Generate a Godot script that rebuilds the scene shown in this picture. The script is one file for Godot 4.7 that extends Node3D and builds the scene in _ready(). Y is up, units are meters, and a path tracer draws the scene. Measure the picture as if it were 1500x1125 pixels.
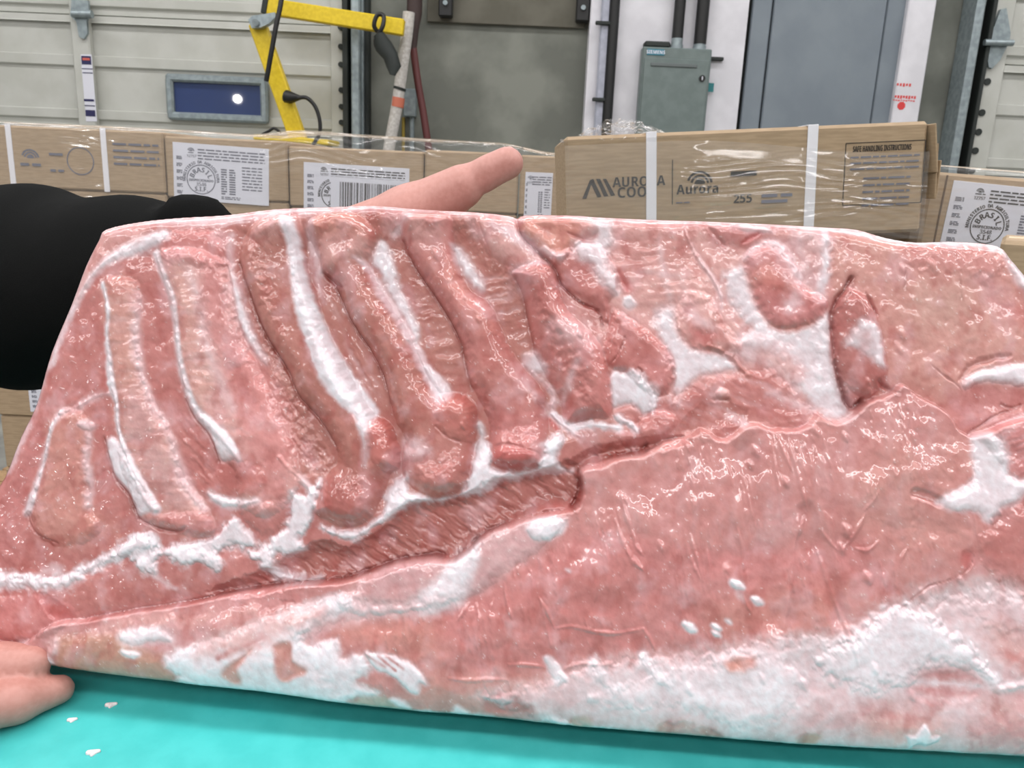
extends Node3D

# ---------------------------------------------------------------- mesh builder
class MB:
	var v := PackedVector3Array()
	var n := PackedVector3Array()
	var u := PackedVector2Array()
	var t := PackedInt32Array()
	func tri(a: Vector3, b: Vector3, c: Vector3, o: Vector3) -> void:
		var w := (b - a).cross(c - a)
		var f := w.normalized()
		if f.dot(o) < 0.0:
			f = -f
		else:
			var s := b
			b = c
			c = s
		var k := v.size()
		v.append_array([a, b, c])
		n.append_array([f, f, f])
		for p in [a, b, c]:
			u.append(Vector2(p.x + p.z, p.y))
		t.append_array([k, k + 1, k + 2])
	func quad(a: Vector3, b: Vector3, c: Vector3, d: Vector3, o: Vector3) -> void:
		tri(a, b, c, o)
		tri(a, c, d, o)
	# box with chamfered edges
	func box(m: Vector3, s: Vector3, b := 0.002, x := Basis()) -> void:
		var h := s * 0.5
		b = minf(b, minf(h.x, minf(h.y, h.z)) * 0.9)
		var ax := [Vector3.RIGHT, Vector3.UP, Vector3.BACK]
		for i in 3:
			var j := (i + 1) % 3
			var k := (i + 2) % 3
			for g in [-1.0, 1.0]:
				var c: Vector3 = ax[i] * h[i] * g
				var p: Vector3 = ax[j] * (h[j] - b)
				var q: Vector3 = ax[k] * (h[k] - b)
				quad(m + x * (c - p - q), m + x * (c + p - q), m + x * (c + p + q), m + x * (c - p + q), x * (ax[i] * g))
				for e in [-1.0, 1.0]:
					var o: Vector3 = ax[i] * g + ax[j] * e
					var c1: Vector3 = ax[i] * h[i] * g + ax[j] * (h[j] - b) * e
					var c2: Vector3 = ax[i] * (h[i] - b) * g + ax[j] * h[j] * e
					quad(m + x * (c1 - q), m + x * (c2 - q), m + x * (c2 + q), m + x * (c1 + q), x * o)
		for sx in [-1.0, 1.0]:
			for sy in [-1.0, 1.0]:
				for sz in [-1.0, 1.0]:
					var g := Vector3(sx, sy, sz)
					tri(m + x * (g * (h - Vector3(0, b, b))), m + x * (g * (h - Vector3(b, 0, b))), m + x * (g * (h - Vector3(b, b, 0))), x * g)
	# smooth tube along points, one radius or one per point
	func tube(p: Array, r, sides := 10, cap := true) -> void:
		var last: int = p.size() - 1
		var up := Vector3(0.31, 0.9, 0.2).normalized()
		var base := v.size()
		for i in p.size():
			var d: Vector3 = (p[mini(i + 1, last)] - p[maxi(i - 1, 0)]).normalized()
			var a := d.cross(up)
			if a.length() < 0.05:
				a = d.cross(Vector3.RIGHT)
			a = a.normalized()
			var b := d.cross(a)
			up = -b if i == 0 else (a.cross(d)).normalized()
			var rad: float = r[i] if r is Array else r
			for k in sides:
				var w := TAU * k / sides
				var o := a * cos(w) + b * sin(w)
				v.append(p[i] + o * rad)
				n.append(o)
				u.append(Vector2(float(k) / sides, i * 0.1))
		for i in last:
			for k in sides:
				var k2 := (k + 1) % sides
				var q0 := base + i * sides + k
				var q1 := base + i * sides + k2
				t.append_array([q0, q1 + sides, q1, q0, q0 + sides, q1 + sides])
		if cap:
			for e in [0, last]:
				var d: Vector3 = (p[0] - p[1]) if e == 0 else (p[last] - p[last - 1])
				for k in sides - 2:
					tri(v[base + e * sides], v[base + e * sides + k + 1], v[base + e * sides + k + 2], d)
	# profile of (y, z) pairs run along x
	func run(pr: Array, x0: float, x1: float) -> void:
		for i in pr.size() - 1:
			var a: Vector2 = pr[i]
			var b: Vector2 = pr[i + 1]
			var o := Vector3(0, -(b.y - a.y), b.x - a.x)
			quad(Vector3(x0, a.x, a.y), Vector3(x1, a.x, a.y), Vector3(x1, b.x, b.y), Vector3(x0, b.x, b.y), o)
	# flat outline (x, y) given thickness towards +z
	func plate(pts: PackedVector2Array, z0: float, z1: float) -> void:
		var ix := Geometry2D.triangulate_polygon(pts)
		for i in range(0, ix.size(), 3):
			var a := pts[ix[i]]
			var b := pts[ix[i + 1]]
			var c := pts[ix[i + 2]]
			tri(Vector3(a.x, a.y, z1), Vector3(b.x, b.y, z1), Vector3(c.x, c.y, z1), Vector3.BACK)
			tri(Vector3(a.x, a.y, z0), Vector3(b.x, b.y, z0), Vector3(c.x, c.y, z0), Vector3.FORWARD)
		var cw := Geometry2D.is_polygon_clockwise(pts)
		for i in pts.size():
			var a := pts[i]
			var b := pts[(i + 1) % pts.size()]
			var o := Vector3(b.y - a.y, a.x - b.x, 0) * (-1.0 if cw else 1.0)
			quad(Vector3(a.x, a.y, z0), Vector3(b.x, b.y, z0), Vector3(b.x, b.y, z1), Vector3(a.x, a.y, z1), o)
	func mesh() -> ArrayMesh:
		var a := []
		a.resize(Mesh.ARRAY_MAX)
		a[Mesh.ARRAY_VERTEX] = v
		a[Mesh.ARRAY_NORMAL] = n
		a[Mesh.ARRAY_TEX_UV] = u
		a[Mesh.ARRAY_INDEX] = t
		var m := ArrayMesh.new()
		m.add_surface_from_arrays(Mesh.PRIMITIVE_TRIANGLES, a)
		return m

# ---------------------------------------------------------------- scene helpers
func put(called: String, mesh: Mesh, m: Material, parent: Node = self, at := Transform3D()) -> MeshInstance3D:
	var o := MeshInstance3D.new()
	o.name = called
	o.mesh = mesh
	o.material_override = m
	o.transform = at
	o.cast_shadow = GeometryInstance3D.SHADOW_CASTING_SETTING_ON
	parent.add_child(o, true)
	return o

func made(called: String, b: MB, m: Material, parent: Node = self, at := Transform3D()) -> MeshInstance3D:
	return put(called, b.mesh(), m, parent, at)

func tag(o: Node, label: String, category: String, group := "") -> Node:
	o.set_meta("label", label)
	o.set_meta("category", category)
	if group:
		o.set_meta("group", group)
	return o

func thing(called: String, label: String, category: String, at := Transform3D(), group := "") -> Node3D:
	var o := Node3D.new()
	o.name = called
	o.transform = at
	add_child(o, true)
	tag(o, label, category, group)
	return o

func shell(o: Node) -> Node:
	o.set_meta("kind", "structure")
	return o

func rgb(r: int, g: int, b: int) -> Color:
	return Color(r / 255.0, g / 255.0, b / 255.0)

func paint(c: Color, rough := 0.6, metal := 0.0, spec := 0.5) -> StandardMaterial3D:
	var m := StandardMaterial3D.new()
	m.albedo_color = c
	m.roughness = rough
	m.metallic = metal
	m.metallic_specular = spec
	return m

func noise(freq: float, oct := 4, sd := 1) -> FastNoiseLite:
	var f := FastNoiseLite.new()
	f.noise_type = FastNoiseLite.TYPE_SIMPLEX_SMOOTH
	f.seed = sd
	f.frequency = freq
	f.fractal_octaves = oct
	return f

func noise_tex(freq: float, a: Color, b: Color, size := 512, sd := 1, oct := 5) -> NoiseTexture2D:
	var t := NoiseTexture2D.new()
	t.width = size
	t.height = size
	t.seamless = true
	t.noise = noise(freq, oct, sd)
	var g := Gradient.new()
	g.set_color(0, a)
	g.set_color(1, b)
	g.set_offset(0, 0.25)
	g.set_offset(1, 0.75)
	t.color_ramp = g
	return t

# albedo mottled between two tones, with a little relief
func mottled(a: Color, b: Color, freq: float, scale: float, rough: float, bump := 0.0, sd := 1, stretch := Vector3.ONE) -> StandardMaterial3D:
	var m := paint(Color.WHITE, rough)
	m.albedo_texture = noise_tex(freq, a, b, 512, sd)
	m.uv1_triplanar = true
	m.uv1_scale = stretch * scale
	if bump > 0.0:
		m.heightmap_enabled = true
		m.heightmap_scale = bump
		m.heightmap_texture = m.albedo_texture
	return m

func letters(text: String, h: float, m: Material, parent: Node, at: Transform3D, bold := true, called := "lettering") -> void:
	var f := SystemFont.new()
	f.font_names = PackedStringArray(["Droid Sans"])
	f.font_weight = 700 if bold else 400
	var t := TextMesh.new()
	t.font = f
	t.text = text
	t.font_size = 48
	t.pixel_size = h / 34.0
	t.depth = 0.0006
	t.curve_step = 2.0
	put(called, t, m, parent, at)

# letters set round an arc, each turned to it, joined in one mesh
func arc_letters(text: String, h: float, rad: float, from: float, to: float, m: Material, parent: Node, at: Vector3) -> void:
	var st := SurfaceTool.new()
	st.begin(Mesh.PRIMITIVE_TRIANGLES)
	var f := SystemFont.new()
	f.font_names = PackedStringArray(["Droid Sans"])
	f.font_weight = 700
	for i in text.length():
		if text[i] == " ":
			continue
		var t := TextMesh.new()
		t.font = f
		t.text = text[i]
		t.font_size = 32
		t.pixel_size = h / 23.0
		t.depth = 0.0006
		t.curve_step = 3.0
		var w := lerpf(from, to, float(i) / maxf(1.0, text.length() - 1.0))
		var x := Transform3D(Basis(Vector3.BACK, w - PI / 2), at + Vector3(cos(w), sin(w), 0) * rad)
		var am := ArrayMesh.new()
		am.add_surface_from_arrays(Mesh.PRIMITIVE_TRIANGLES, t.get_mesh_arrays())
		st.append_from(am, 0, x)
	put("lettering", st.commit(), m, parent)

func ring(b: MB, c: Vector3, r0: float, r1: float, z: float, a0 := 0.0, a1 := TAU, steps := 40) -> void:
	for i in steps:
		var w := lerpf(a0, a1, float(i) / steps)
		var x := lerpf(a0, a1, float(i + 1) / steps)
		var p := Vector3(cos(w), sin(w), 0)
		var q := Vector3(cos(x), sin(x), 0)
		b.quad(c + p * r0 + Vector3(0, 0, z), c + p * r1 + Vector3(0, 0, z), c + q * r1 + Vector3(0, 0, z), c + q * r0 + Vector3(0, 0, z), Vector3.BACK)

# ---------------------------------------------------------------- flesh as a smooth field
func net(b: MB, bones: Array, cell: float, k: float) -> void:
	var lo := Vector3.ONE * 1e9
	var hi := -lo
	for e in bones:
		var r: float = maxf(e[2], e[3]) + k + cell * 2.0
		for p in [e[0], e[1]]:
			lo = lo.min(p - Vector3.ONE * r)
			hi = hi.max(p + Vector3.ONE * r)
	var nx := int((hi.x - lo.x) / cell) + 2
	var ny := int((hi.y - lo.y) / cell) + 2
	var nz := int((hi.z - lo.z) / cell) + 2
	var f := PackedFloat32Array()
	f.resize(nx * ny * nz)
	f.fill(9.0)
	for e in bones:
		var a: Vector3 = e[0]
		var d: Vector3 = e[1] - e[0]
		var ra: float = e[2]
		var rb: float = e[3]
		var kk: float = e[4] if e.size() > 4 else k
		var dd := maxf(d.length_squared(), 1e-9)
		var mr := maxf(ra, rb) + k + cell * 2.0
		var i0 := Vector3i(((a.min(e[1]) - Vector3.ONE * mr) - lo) / cell).clamp(Vector3i.ZERO, Vector3i(nx - 1, ny - 1, nz - 1))
		var i1 := Vector3i(((a.max(e[1]) + Vector3.ONE * mr) - lo) / cell).clamp(Vector3i.ZERO, Vector3i(nx - 1, ny - 1, nz - 1))
		for z in range(i0.z, i1.z + 1):
			for y in range(i0.y, i1.y + 1):
				var row := (z * ny + y) * nx
				for x in range(i0.x, i1.x + 1):
					var p := lo + Vector3(x, y, z) * cell - a
					var s := clampf(p.dot(d) / dd, 0.0, 1.0)
					var q := (p - d * s).length() - lerpf(ra, rb, s)
					var o := f[row + x]
					if o > 8.0:
						f[row + x] = q
					else:
						var g := clampf(0.5 + 0.5 * (o - q) / kk, 0.0, 1.0)
						f[row + x] = lerpf(o, q, g) - kk * g * (1.0 - g)
	var ids := PackedInt32Array()
	ids.resize(f.size())
	ids.fill(-1)
	var off := [0, 1, nx, nx + 1, nx * ny, nx * ny + 1, nx * ny + nx, nx * ny + nx + 1]
	var pairs := [[0, 1], [2, 3], [4, 5], [6, 7], [0, 2], [1, 3], [4, 6], [5, 7], [0, 4], [1, 5], [2, 6], [3, 7]]
	var lim := cell * 2.0
	for z in nz - 1:
		for y in ny - 1:
			for x in nx - 1:
				var i := (z * ny + y) * nx + x
				if absf(f[i]) > lim:
					continue
				var w := PackedFloat32Array([f[i], f[i + off[1]], f[i + off[2]], f[i + off[3]], f[i + off[4]], f[i + off[5]], f[i + off[6]], f[i + off[7]]])
				var neg := 0
				for c in w:
					if c < 0.0:
						neg += 1
				if neg == 0 or neg == 8:
					continue
				var s := Vector3.ZERO
				var cnt := 0
				for pr in pairs:
					var va: float = w[pr[0]]
					var vb: float = w[pr[1]]
					if (va < 0.0) != (vb < 0.0):
						var pa := Vector3(pr[0] & 1, (pr[0] >> 1) & 1, pr[0] >> 2)
						var pb := Vector3(pr[1] & 1, (pr[1] >> 1) & 1, pr[1] >> 2)
						s += pa.lerp(pb, va / (va - vb))
						cnt += 1
				ids[i] = b.v.size()
				var at := lo + (Vector3(x, y, z) + s / cnt) * cell
				b.v.append(at)
				b.n.append(Vector3(w[1] + w[3] + w[5] + w[7] - w[0] - w[2] - w[4] - w[6], w[2] + w[3] + w[6] + w[7] - w[0] - w[1] - w[4] - w[5], w[4] + w[5] + w[6] + w[7] - w[0] - w[1] - w[2] - w[3]).normalized())
				b.u.append(Vector2(at.x + at.z, at.y))
	for z in range(1, nz - 1):
		for y in range(1, ny - 1):
			for x in range(1, nx - 1):
				var i := (z * ny + y) * nx + x
				if absf(f[i]) > lim:
					continue
				var inside := f[i] < 0.0
				for ax in 3:
					var j: int = i + [1, nx, nx * ny][ax]
					if (f[j] < 0.0) == inside:
						continue
					var d1: int = [nx, nx * ny, 1][ax]
					var d2: int = [nx * ny, 1, nx][ax]
					var q := [ids[i], ids[i - d1], ids[i - d1 - d2], ids[i - d2]]
					if q.min() < 0:
						continue
					if inside:
						b.t.append_array([q[0], q[2], q[1], q[0], q[3], q[2]])
					else:
						b.t.append_array([q[0], q[1], q[2], q[0], q[2], q[3]])

# ---------------------------------------------------------------- the cut of pork: a relief in its own plane, in millimetres
const STEP := 0.7
const X0 := -64.0
const Y0 := -4.0
const GW := 990
const GH := 435
var H := PackedFloat32Array()
var CR := PackedFloat32Array()
var CG := PackedFloat32Array()
var CB := PackedFloat32Array()
var RG := PackedByteArray()
var RAG := PackedFloat32Array()
var FD := PackedFloat32Array()
var fx0 := 0
var fy0 := 0
var fw := 0
var fh := 0
var hues := {}

func hue(called: String, r: int, g: int, b: int) -> void:
	hues[called] = rgb(r, g, b).srgb_to_linear()

func smooth_line(p: Array, stride: int, closed: bool, sub: int) -> PackedVector3Array:
	var q := PackedVector3Array()
	for i in range(0, p.size(), stride):
		q.append(Vector3(p[i], p[i + 1], p[i + 2] if stride == 3 else 0) * 0.1)
	var out := PackedVector3Array()
	var c := q.size()
	for i in (c if closed else c - 1):
		var a := q[posmod(i - 1, c)] if closed else q[maxi(i - 1, 0)]
		var b := q[i]
		var d := q[(i + 1) % c]
		var e := q[(i + 2) % c] if closed else q[mini(i + 2, c - 1)]
		for s in sub:
			var w := float(s) / sub
			out.append(b.lerp(d, w) if sub == 1 else (b * 2.0 + (d - a) * w + (a * 2.0 - b * 5.0 + d * 4.0 - e) * w * w + (b * 3.0 - a - d * 3.0 + e) * w * w * w) * 0.5)
	if not closed:
		out.append(q[c - 1])
	return out

# signed distance (minus inside) to an area or a streak, over its own window of the grid
func field(p: PackedVector3Array, closed: bool, reach: float) -> void:
	var lo := Vector2(1e9, 1e9)
	var hi := -lo
	var wm := 0.0
	for q in p:
		lo = lo.min(Vector2(q.x, q.y))
		hi = hi.max(Vector2(q.x, q.y))
		wm = maxf(wm, q.z)
	var m := reach + wm
	fx0 = clampi(int((lo.x - m - X0) / STEP), 0, GW - 1)
	fy0 = clampi(int((lo.y - m - Y0) / STEP), 0, GH - 1)
	fw = clampi(int((hi.x + m - X0) / STEP) + 1, 0, GW - 1) - fx0 + 1
	fh = clampi(int((hi.y + m - Y0) / STEP) + 1, 0, GH - 1) - fy0 + 1
	FD.resize(fw * fh)
	FD.fill(reach)
	var n := p.size()
	var last := n if closed else n - 1
	for i in last:
		var a := p[i]
		var b := p[(i + 1) % n]
		var dx := b.x - a.x
		var dy := b.y - a.y
		var l2 := maxf(dx * dx + dy * dy, 1e-6)
		var mm := reach + maxf(a.z, b.z)
		var xa := maxi(int((minf(a.x, b.x) - mm - X0) / STEP) - fx0, 0)
		var xb := mini(int((maxf(a.x, b.x) + mm - X0) / STEP) - fx0 + 1, fw - 1)
		var ya := maxi(int((minf(a.y, b.y) - mm - Y0) / STEP) - fy0, 0)
		var yb := mini(int((maxf(a.y, b.y) + mm - Y0) / STEP) - fy0 + 1, fh - 1)
		for y in range(ya, yb + 1):
			var py := Y0 + (fy0 + y) * STEP - a.y
			var row := y * fw
			for x in range(xa, xb + 1):
				var px := X0 + (fx0 + x) * STEP - a.x
				var s := clampf((px * dx + py * dy) / l2, 0.0, 1.0)
				var ex := px - dx * s
				var ey := py - dy * s
				var d := sqrt(ex * ex + ey * ey) - a.z - (b.z - a.z) * s
				if d < FD[row + x]:
					FD[row + x] = d
	if closed:
		for y in fh:
			var yy := Y0 + (fy0 + y) * STEP
			var cuts := []
			for i in n:
				var a := p[i]
				var b := p[(i + 1) % n]
				if (a.y <= yy) != (b.y <= yy):
					cuts.append(a.x + (yy - a.y) / (b.y - a.y) * (b.x - a.x))
			cuts.sort()
			for c in range(0, cuts.size() - 1, 2):
				var xa := maxi(int(ceil((cuts[c] - X0) / STEP)) - fx0, 0)
				var xb := mini(int(floor((cuts[c + 1] - X0) / STEP)) - fx0, fw - 1)
				for x in range(xa, xb + 1):
					FD[y * fw + x] = -FD[y * fw + x]

var soft_side := false

func lay(c: String, op: float, soft: float, rag: float, h: float, rnd: float, reg: int) -> void:
	var col: Color = hues[c]
	for y in fh:
		var g := (fy0 + y) * GW + fx0
		var row := y * fw
		for x in fw:
			var d := FD[row + x] + rag * RAG[g]
			if d < soft:
				if op > 0.0:
					var s := clampf(0.5 - d / (2.0 * soft), 0.0, 1.0)
					s = s * s * (3.0 - 2.0 * s) * op
					CR[g] += (col.r - CR[g]) * s
					CG[g] += (col.g - CG[g]) * s
					CB[g] += (col.b - CB[g]) * s
				if d < 0.0:
					if h != 0.0:
						var w := minf(-d / rnd, 1.0)
						H[g] += h * (w * w * (3.0 - 2.0 * w) if soft_side else 1.0 - (1.0 - w) * (1.0 - w))
					if reg >= 0:
						RG[g] = reg
			g += 1

func area(p: Array, c: String, op: float, soft: float, rag: float, h: float, rnd: float, reg: int) -> void:
	soft_side = rnd > 12.0
	soft = soft * 1.5 + 0.3
	rag *= 0.9
	field(smooth_line(p, 2, true, 1 if rnd > 12.0 else 3), true, maxf(soft + rag * 1.2, rnd if h != 0.0 else 0.0) + 0.8)
	lay(c, op, soft, rag, h, rnd, reg)

func streak(p: Array, c: String, op: float, soft: float, rag: float, h: float, rnd: float, reg: int) -> void:
	soft_side = true
	soft = soft * 1.4 + 0.2
	field(smooth_line(p, 3, false, 3), false, soft + rag * 1.2 + 0.8)
	lay(c, op, soft, rag, h, rnd, reg)

# muscle fibres: ridges along an angle, with the paler tissue between them
func grain(p: Array, deg: float, amp: float, wl: float, c: String, tone: float) -> void:
	field(smooth_line(p, 2, true, 2), true, 4.0)
	var col: Color = hues[c]
	var ca := cos(deg_to_rad(deg))
	var sa := sin(deg_to_rad(deg))
	var f := noise(1.0, 2, int(absf(deg) * 7.0 + wl * 10.0))
	for y in fh:
		var g := (fy0 + y) * GW + fx0
		for x in fw:
			var d := FD[y * fw + x]
			if d < 0.0:
				var px := X0 + (fx0 + x) * STEP
				var py := Y0 + (fy0 + y) * STEP
				var wob := RAG[g] * 0.8
				var q := f.get_noise_2d((px * ca + py * sa) / (wl * 7.0), (py * ca - px * sa + wob) / (wl * 1.2))
				var k := minf(-d / 4.0, 1.0)
				H[g] += amp * 0.6 * q * k
				var s := clampf(-q * 1.3 + 0.15, 0.0, 1.0) * tone * 0.8 * k
				CR[g] += (col.r - CR[g]) * s
				CG[g] += (col.g - CG[g]) * s
				CB[g] += (col.b - CB[g]) * s
			g += 1

func smooth01(a: float, b: float, x: float) -> float:
	var s := clampf((x - a) / (b - a), 0.0, 1.0)
	return s * s * (3.0 - 2.0 * s)

func pork() -> void:
	var total := GW * GH
	H.resize(total); CR.resize(total); CG.resize(total); CB.resize(total); RAG.resize(total); RG.resize(total)
	hue("lean", 189, 118, 114)
	hue("brown", 178, 114, 105)
	hue("pale", 214, 160, 156)
	hue("tan", 203, 146, 138)
	hue("darkm", 172, 104, 97)
	hue("deep", 128, 56, 50)
	hue("rosy", 202, 131, 130)
	hue("red", 188, 78, 76)
	hue("red2", 186, 104, 98)
	hue("memb", 195, 133, 130)
	hue("dkpink", 182, 114, 110)
	hue("salmon", 206, 138, 126)
	hue("greyp", 206, 162, 164)
	hue("lilac", 198, 152, 154)
	hue("fat", 228, 217, 224)
	hue("fatp", 224, 194, 199)
	hue("greyf", 206, 195, 200)
	hue("btan", 190, 140, 124)
	hue("gtan", 184, 160, 148)
	hue("tanfat", 207, 156, 146)
	hue("tanm", 200, 140, 130)
	hue("darkr", 162, 88, 84)
	hue("dkbr", 158, 98, 88)
	hue("pinkr", 212, 134, 132)
	hue("veil", 222, 178, 184)
	hue("blood", 168, 84, 78)
	var base: Color = hues["lean"]
	CR.fill(base.r)
	CG.fill(base.g)
	CB.fill(base.b)
	var rough := noise(0.13, 4, 11)
	var folds := noise(1.0, 2, 12)
	for y in GH:
		for x in GW:
			RAG[y * GW + x] = rough.get_noise_2d(x * STEP, y * STEP) * 1.6
	pork_marks()
	# grain of the whole surface: marbling, frost specks, fine bumps
	var big := noise(0.035, 3, 21)
	var mid := noise(0.16, 3, 22)
	var fine := noise(0.75, 2, 23)
	var veil := noise(0.04, 4, 24)
	var blood := noise(0.05, 4, 25)
	var pale: Color = hues["veil"]
	var dark: Color = hues["blood"]
	for y in GH:
		for x in GW:
			var g := y * GW + x
			var px := X0 + x * STEP
			var py := Y0 + y * STEP
			var a := big.get_noise_2d(px, py)
			var b := mid.get_noise_2d(px, py)
			var c := fine.get_noise_2d(px, py)
			var s := 1.0 + a * 0.10 + b * 0.09 + c * 0.05
			CR[g] *= minf(s, 1.0) * 0.4 + 0.6 * s
			var lean := smooth01(0.62, 0.42, CG[g])
			var skin := 0.45 if RG[g] == 1 or RG[g] == 3 else 1.0
			var v1 := smooth01(0.02, 0.6, veil.get_noise_2d(px, py * 0.8)) * 0.38 * lean * skin
			var v2 := smooth01(0.0, 0.5, blood.get_noise_2d(px * 1.2, py * 0.7)) * 0.45 * lean * skin
			CR[g] = lerpf(lerpf(CR[g], dark.r, v2), pale.r, v1)
			CG[g] = lerpf(lerpf(CG[g], dark.g, v2), pale.g, v1)
			CB[g] = lerpf(lerpf(CB[g], dark.b, v2), pale.b, v1)
			var s2 := s + a * 0.05 + b * 0.07
			CG[g] *= s2
			CB[g] *= s2
			if b + c * 0.6 > 0.7:
				var k := minf((b + c * 0.6 - 0.7) * 2.5, 0.4)
				CR[g] = lerpf(CR[g], 0.85, k)
				CG[g] = lerpf(CG[g], 0.74, k)
				CB[g] = lerpf(CB[g], 0.76, k)
			H[g] += b * 0.16 + c * 0.025 + a * 0.8
			if RG[g] == 1 or RG[g] == 2:
				H[g] -= b * 0.05
				var w := folds.get_noise_2d((px + py * 0.18 + b * 1.2) / 7.5, py / 80.0)
				H[g] += (1.0 - absf(w) * 2.2) * 0.34 * smooth01(-0.25, 0.35, a + folds.get_noise_2d(px / 40.0, py / 60.0 + 9.0))
	# outline, rounded towards its edge
	var rim := smooth_line(pork_outline(), 2, true, 3)
	field(rim, true, 30.0)
	var D := PackedFloat32Array()
	D.resize(total)
	D.fill(30.0)
	for y in fh:
		for x in fw:
			D[(fy0 + y) * GW + fx0 + x] = FD[y * fw + x]
	var P := PackedVector3Array()
	P.resize(total)
	var ok := PackedByteArray()
	ok.resize(total)
	for y in GH:
		for x in GW:
			var g := y * GW + x
			var d := D[g]
			if d > STEP * 1.45:
				continue
			var px := X0 + x * STEP
			var py := Y0 + y * STEP
			ok[g] = 1
			if d > 0.0:
				var gx := (D[mini(x + 1, GW - 1) + y * GW] - D[maxi(x - 1, 0) + y * GW])
				var gy := (D[x + mini(y + 1, GH - 1) * GW] - D[x + maxi(y - 1, 0) * GW])
				var l := maxf(sqrt(gx * gx + gy * gy), 1e-4)
				px -= gx / l * d
				py -= gy / l * d
				d = 0.0
			var R := lerpf(25.0, 9.0, smooth01(15.0, 60.0, py))
			var w := 1.0 - minf(-d / R, 1.0)
			H[g] = H[g] * smooth01(-1.0, 6.0, -d) - R * 0.6 * (1.0 - sqrt(maxf(1.0 - w * w, 0.0)))
			P[g] = Vector3(px, py, H[g]) * 0.001
	var N := PackedVector3Array()
	N.resize(total)
	for y in range(1, GH - 1):
		for x in range(1, GW - 1):
			var g := y * GW + x
			if ok[g]:
				var l := g - 1 if ok[g - 1] else g
				var r := g + 1 if ok[g + 1] else g
				var u := g - GW if ok[g - GW] else g
				var d := g + GW if ok[g + GW] else g
				var q := (P[r] - P[l]).cross(P[d] - P[u])
				N[g] = q.normalized() if q.length_squared() > 1e-16 else Vector3.BACK
	var parts := ["body", "skirt_flap", "lean_muscle", "membrane", "bottom_fold", "fat_patch", "fat_seam", "fat_sheet", "muscle_lobe", "muscle_lobe", "rib", "rib", "rib", "rib", "rib", "rib", "rib", "rib"]
	var kinds := []
	for i in parts.size():
		kinds.append(PackedInt32Array())
	for y in range(1, GH - 2):
		for x in range(1, GW - 2):
			var g := y * GW + x
			if ok[g] and ok[g + 1] and ok[g + GW] and ok[g + GW + 1] and minf(D[g], D[g + GW + 1]) < 0.35 and minf(D[g + 1], D[g + GW]) < 0.35:
				kinds[RG[g]].append(g)
	var root := thing("pork_slab", "raw bone-in slab of pork with rib ridges, held upright on the turquoise table", "meat", Transform3D(Vector3(0.9969, 0.0000, 0.0787), Vector3(0.0243, 0.9511, -0.3081), Vector3(-0.0748, 0.3090, 0.9481), Vector3(-0.2630, 0.9780, -0.4172)))
	var local := PackedInt32Array()
	local.resize(total)
	for k in parts.size():
		var quads: PackedInt32Array = kinds[k]
		if quads.size() == 0:
			continue
		local.fill(-1)
		var v := PackedVector3Array()
		var n := PackedVector3Array()
		var c := PackedColorArray()
		var u := PackedVector2Array()
		var tg := PackedFloat32Array()
		var t := PackedInt32Array()
		for g in quads:
			for j in [g, g + 1, g + GW, g + GW + 1]:
				if local[j] < 0:
					local[j] = v.size()
					v.append(P[j])
					n.append(N[j])
					c.append(Color(CR[j], CG[j], CB[j]))
					u.append(Vector2(P[j].x, P[j].y) * 20.0)
					tg.append_array([1.0, 0.0, 0.0, 1.0])
			var a := local[g]
			var b := local[g + 1]
			var d := local[g + GW]
			var e := local[g + GW + 1]
			t.append_array([a, d, b, b, d, e])
		var arr := []
		arr.resize(Mesh.ARRAY_MAX)
		arr[Mesh.ARRAY_VERTEX] = v
		arr[Mesh.ARRAY_NORMAL] = n
		arr[Mesh.ARRAY_COLOR] = c
		arr[Mesh.ARRAY_TEX_UV] = u
		arr[Mesh.ARRAY_TANGENT] = tg
		arr[Mesh.ARRAY_INDEX] = t
		var m := ArrayMesh.new()
		m.add_surface_from_arrays(Mesh.PRIMITIVE_TRIANGLES, arr)
		put(parts[k], m, flesh_wet if k in [1, 2, 3, 9] else flesh, root)
	# edge, thickness and back of the slab
	var b := MB.new()
	var prof := [[0.0, 0.0], [0.12, -0.01], [0.4, 0.0], [0.75, 0.01], [0.93, 0.03], [1.0, 0.09]]
	var rows := prof.size()
	var cnt := rim.size()
	var back := PackedVector2Array()
	for i in cnt:
		var p := rim[i]
		var d := (rim[(i + 1) % cnt] - rim[posmod(i - 1, cnt)]).normalized()
		var nin := Vector2(d.y, -d.x)
		for j in rows:
			var R := lerpf(25.0, 9.0, smooth01(15.0, 60.0, p.y))
			var thick := lerpf(44.0, 36.0, smooth01(30.0, 250.0, p.y))
			var z := lerpf(-R * 0.6, -thick, prof[j][0])
			var q: Vector2 = Vector2(p.x, p.y) + nin * prof[j][1] * 60.0
			q.y = maxf(q.y, lerpf(-1.0, -3.4, prof[j][0]))
			b.v.append(Vector3(q.x, q.y, z) * 0.001)
			b.n.append(Vector3(-nin.x, -nin.y, -0.1 - 2.0 * prof[j][0] * prof[j][0]).normalized())
			b.u.append(Vector2(i, j) * 0.1)
			if j == rows - 1 and i % 3 == 0:
				back.append(Vector2(q.x, q.y) * 0.001)
	for i in cnt:
		var i2 := (i + 1) % cnt
		for j in rows - 1:
			var q0 := i * rows + j
			var q1 := i2 * rows + j
			b.t.append_array([q0, q1 + 1, q1, q0, q0 + 1, q1 + 1])
	var ix := Geometry2D.triangulate_polygon(back)
	for i in range(0, ix.size(), 3):
		var tr := []
		for j in 3:
			var q := back[ix[i + j]]
			tr.append(Vector3(q.x, q.y, -0.001 * lerpf(44.0, 36.0, smooth01(30.0, 250.0, q.y * 1000.0))))
		b.tri(tr[0], tr[1], tr[2], Vector3.FORWARD)
	made("rind", b, rind, root)

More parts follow.
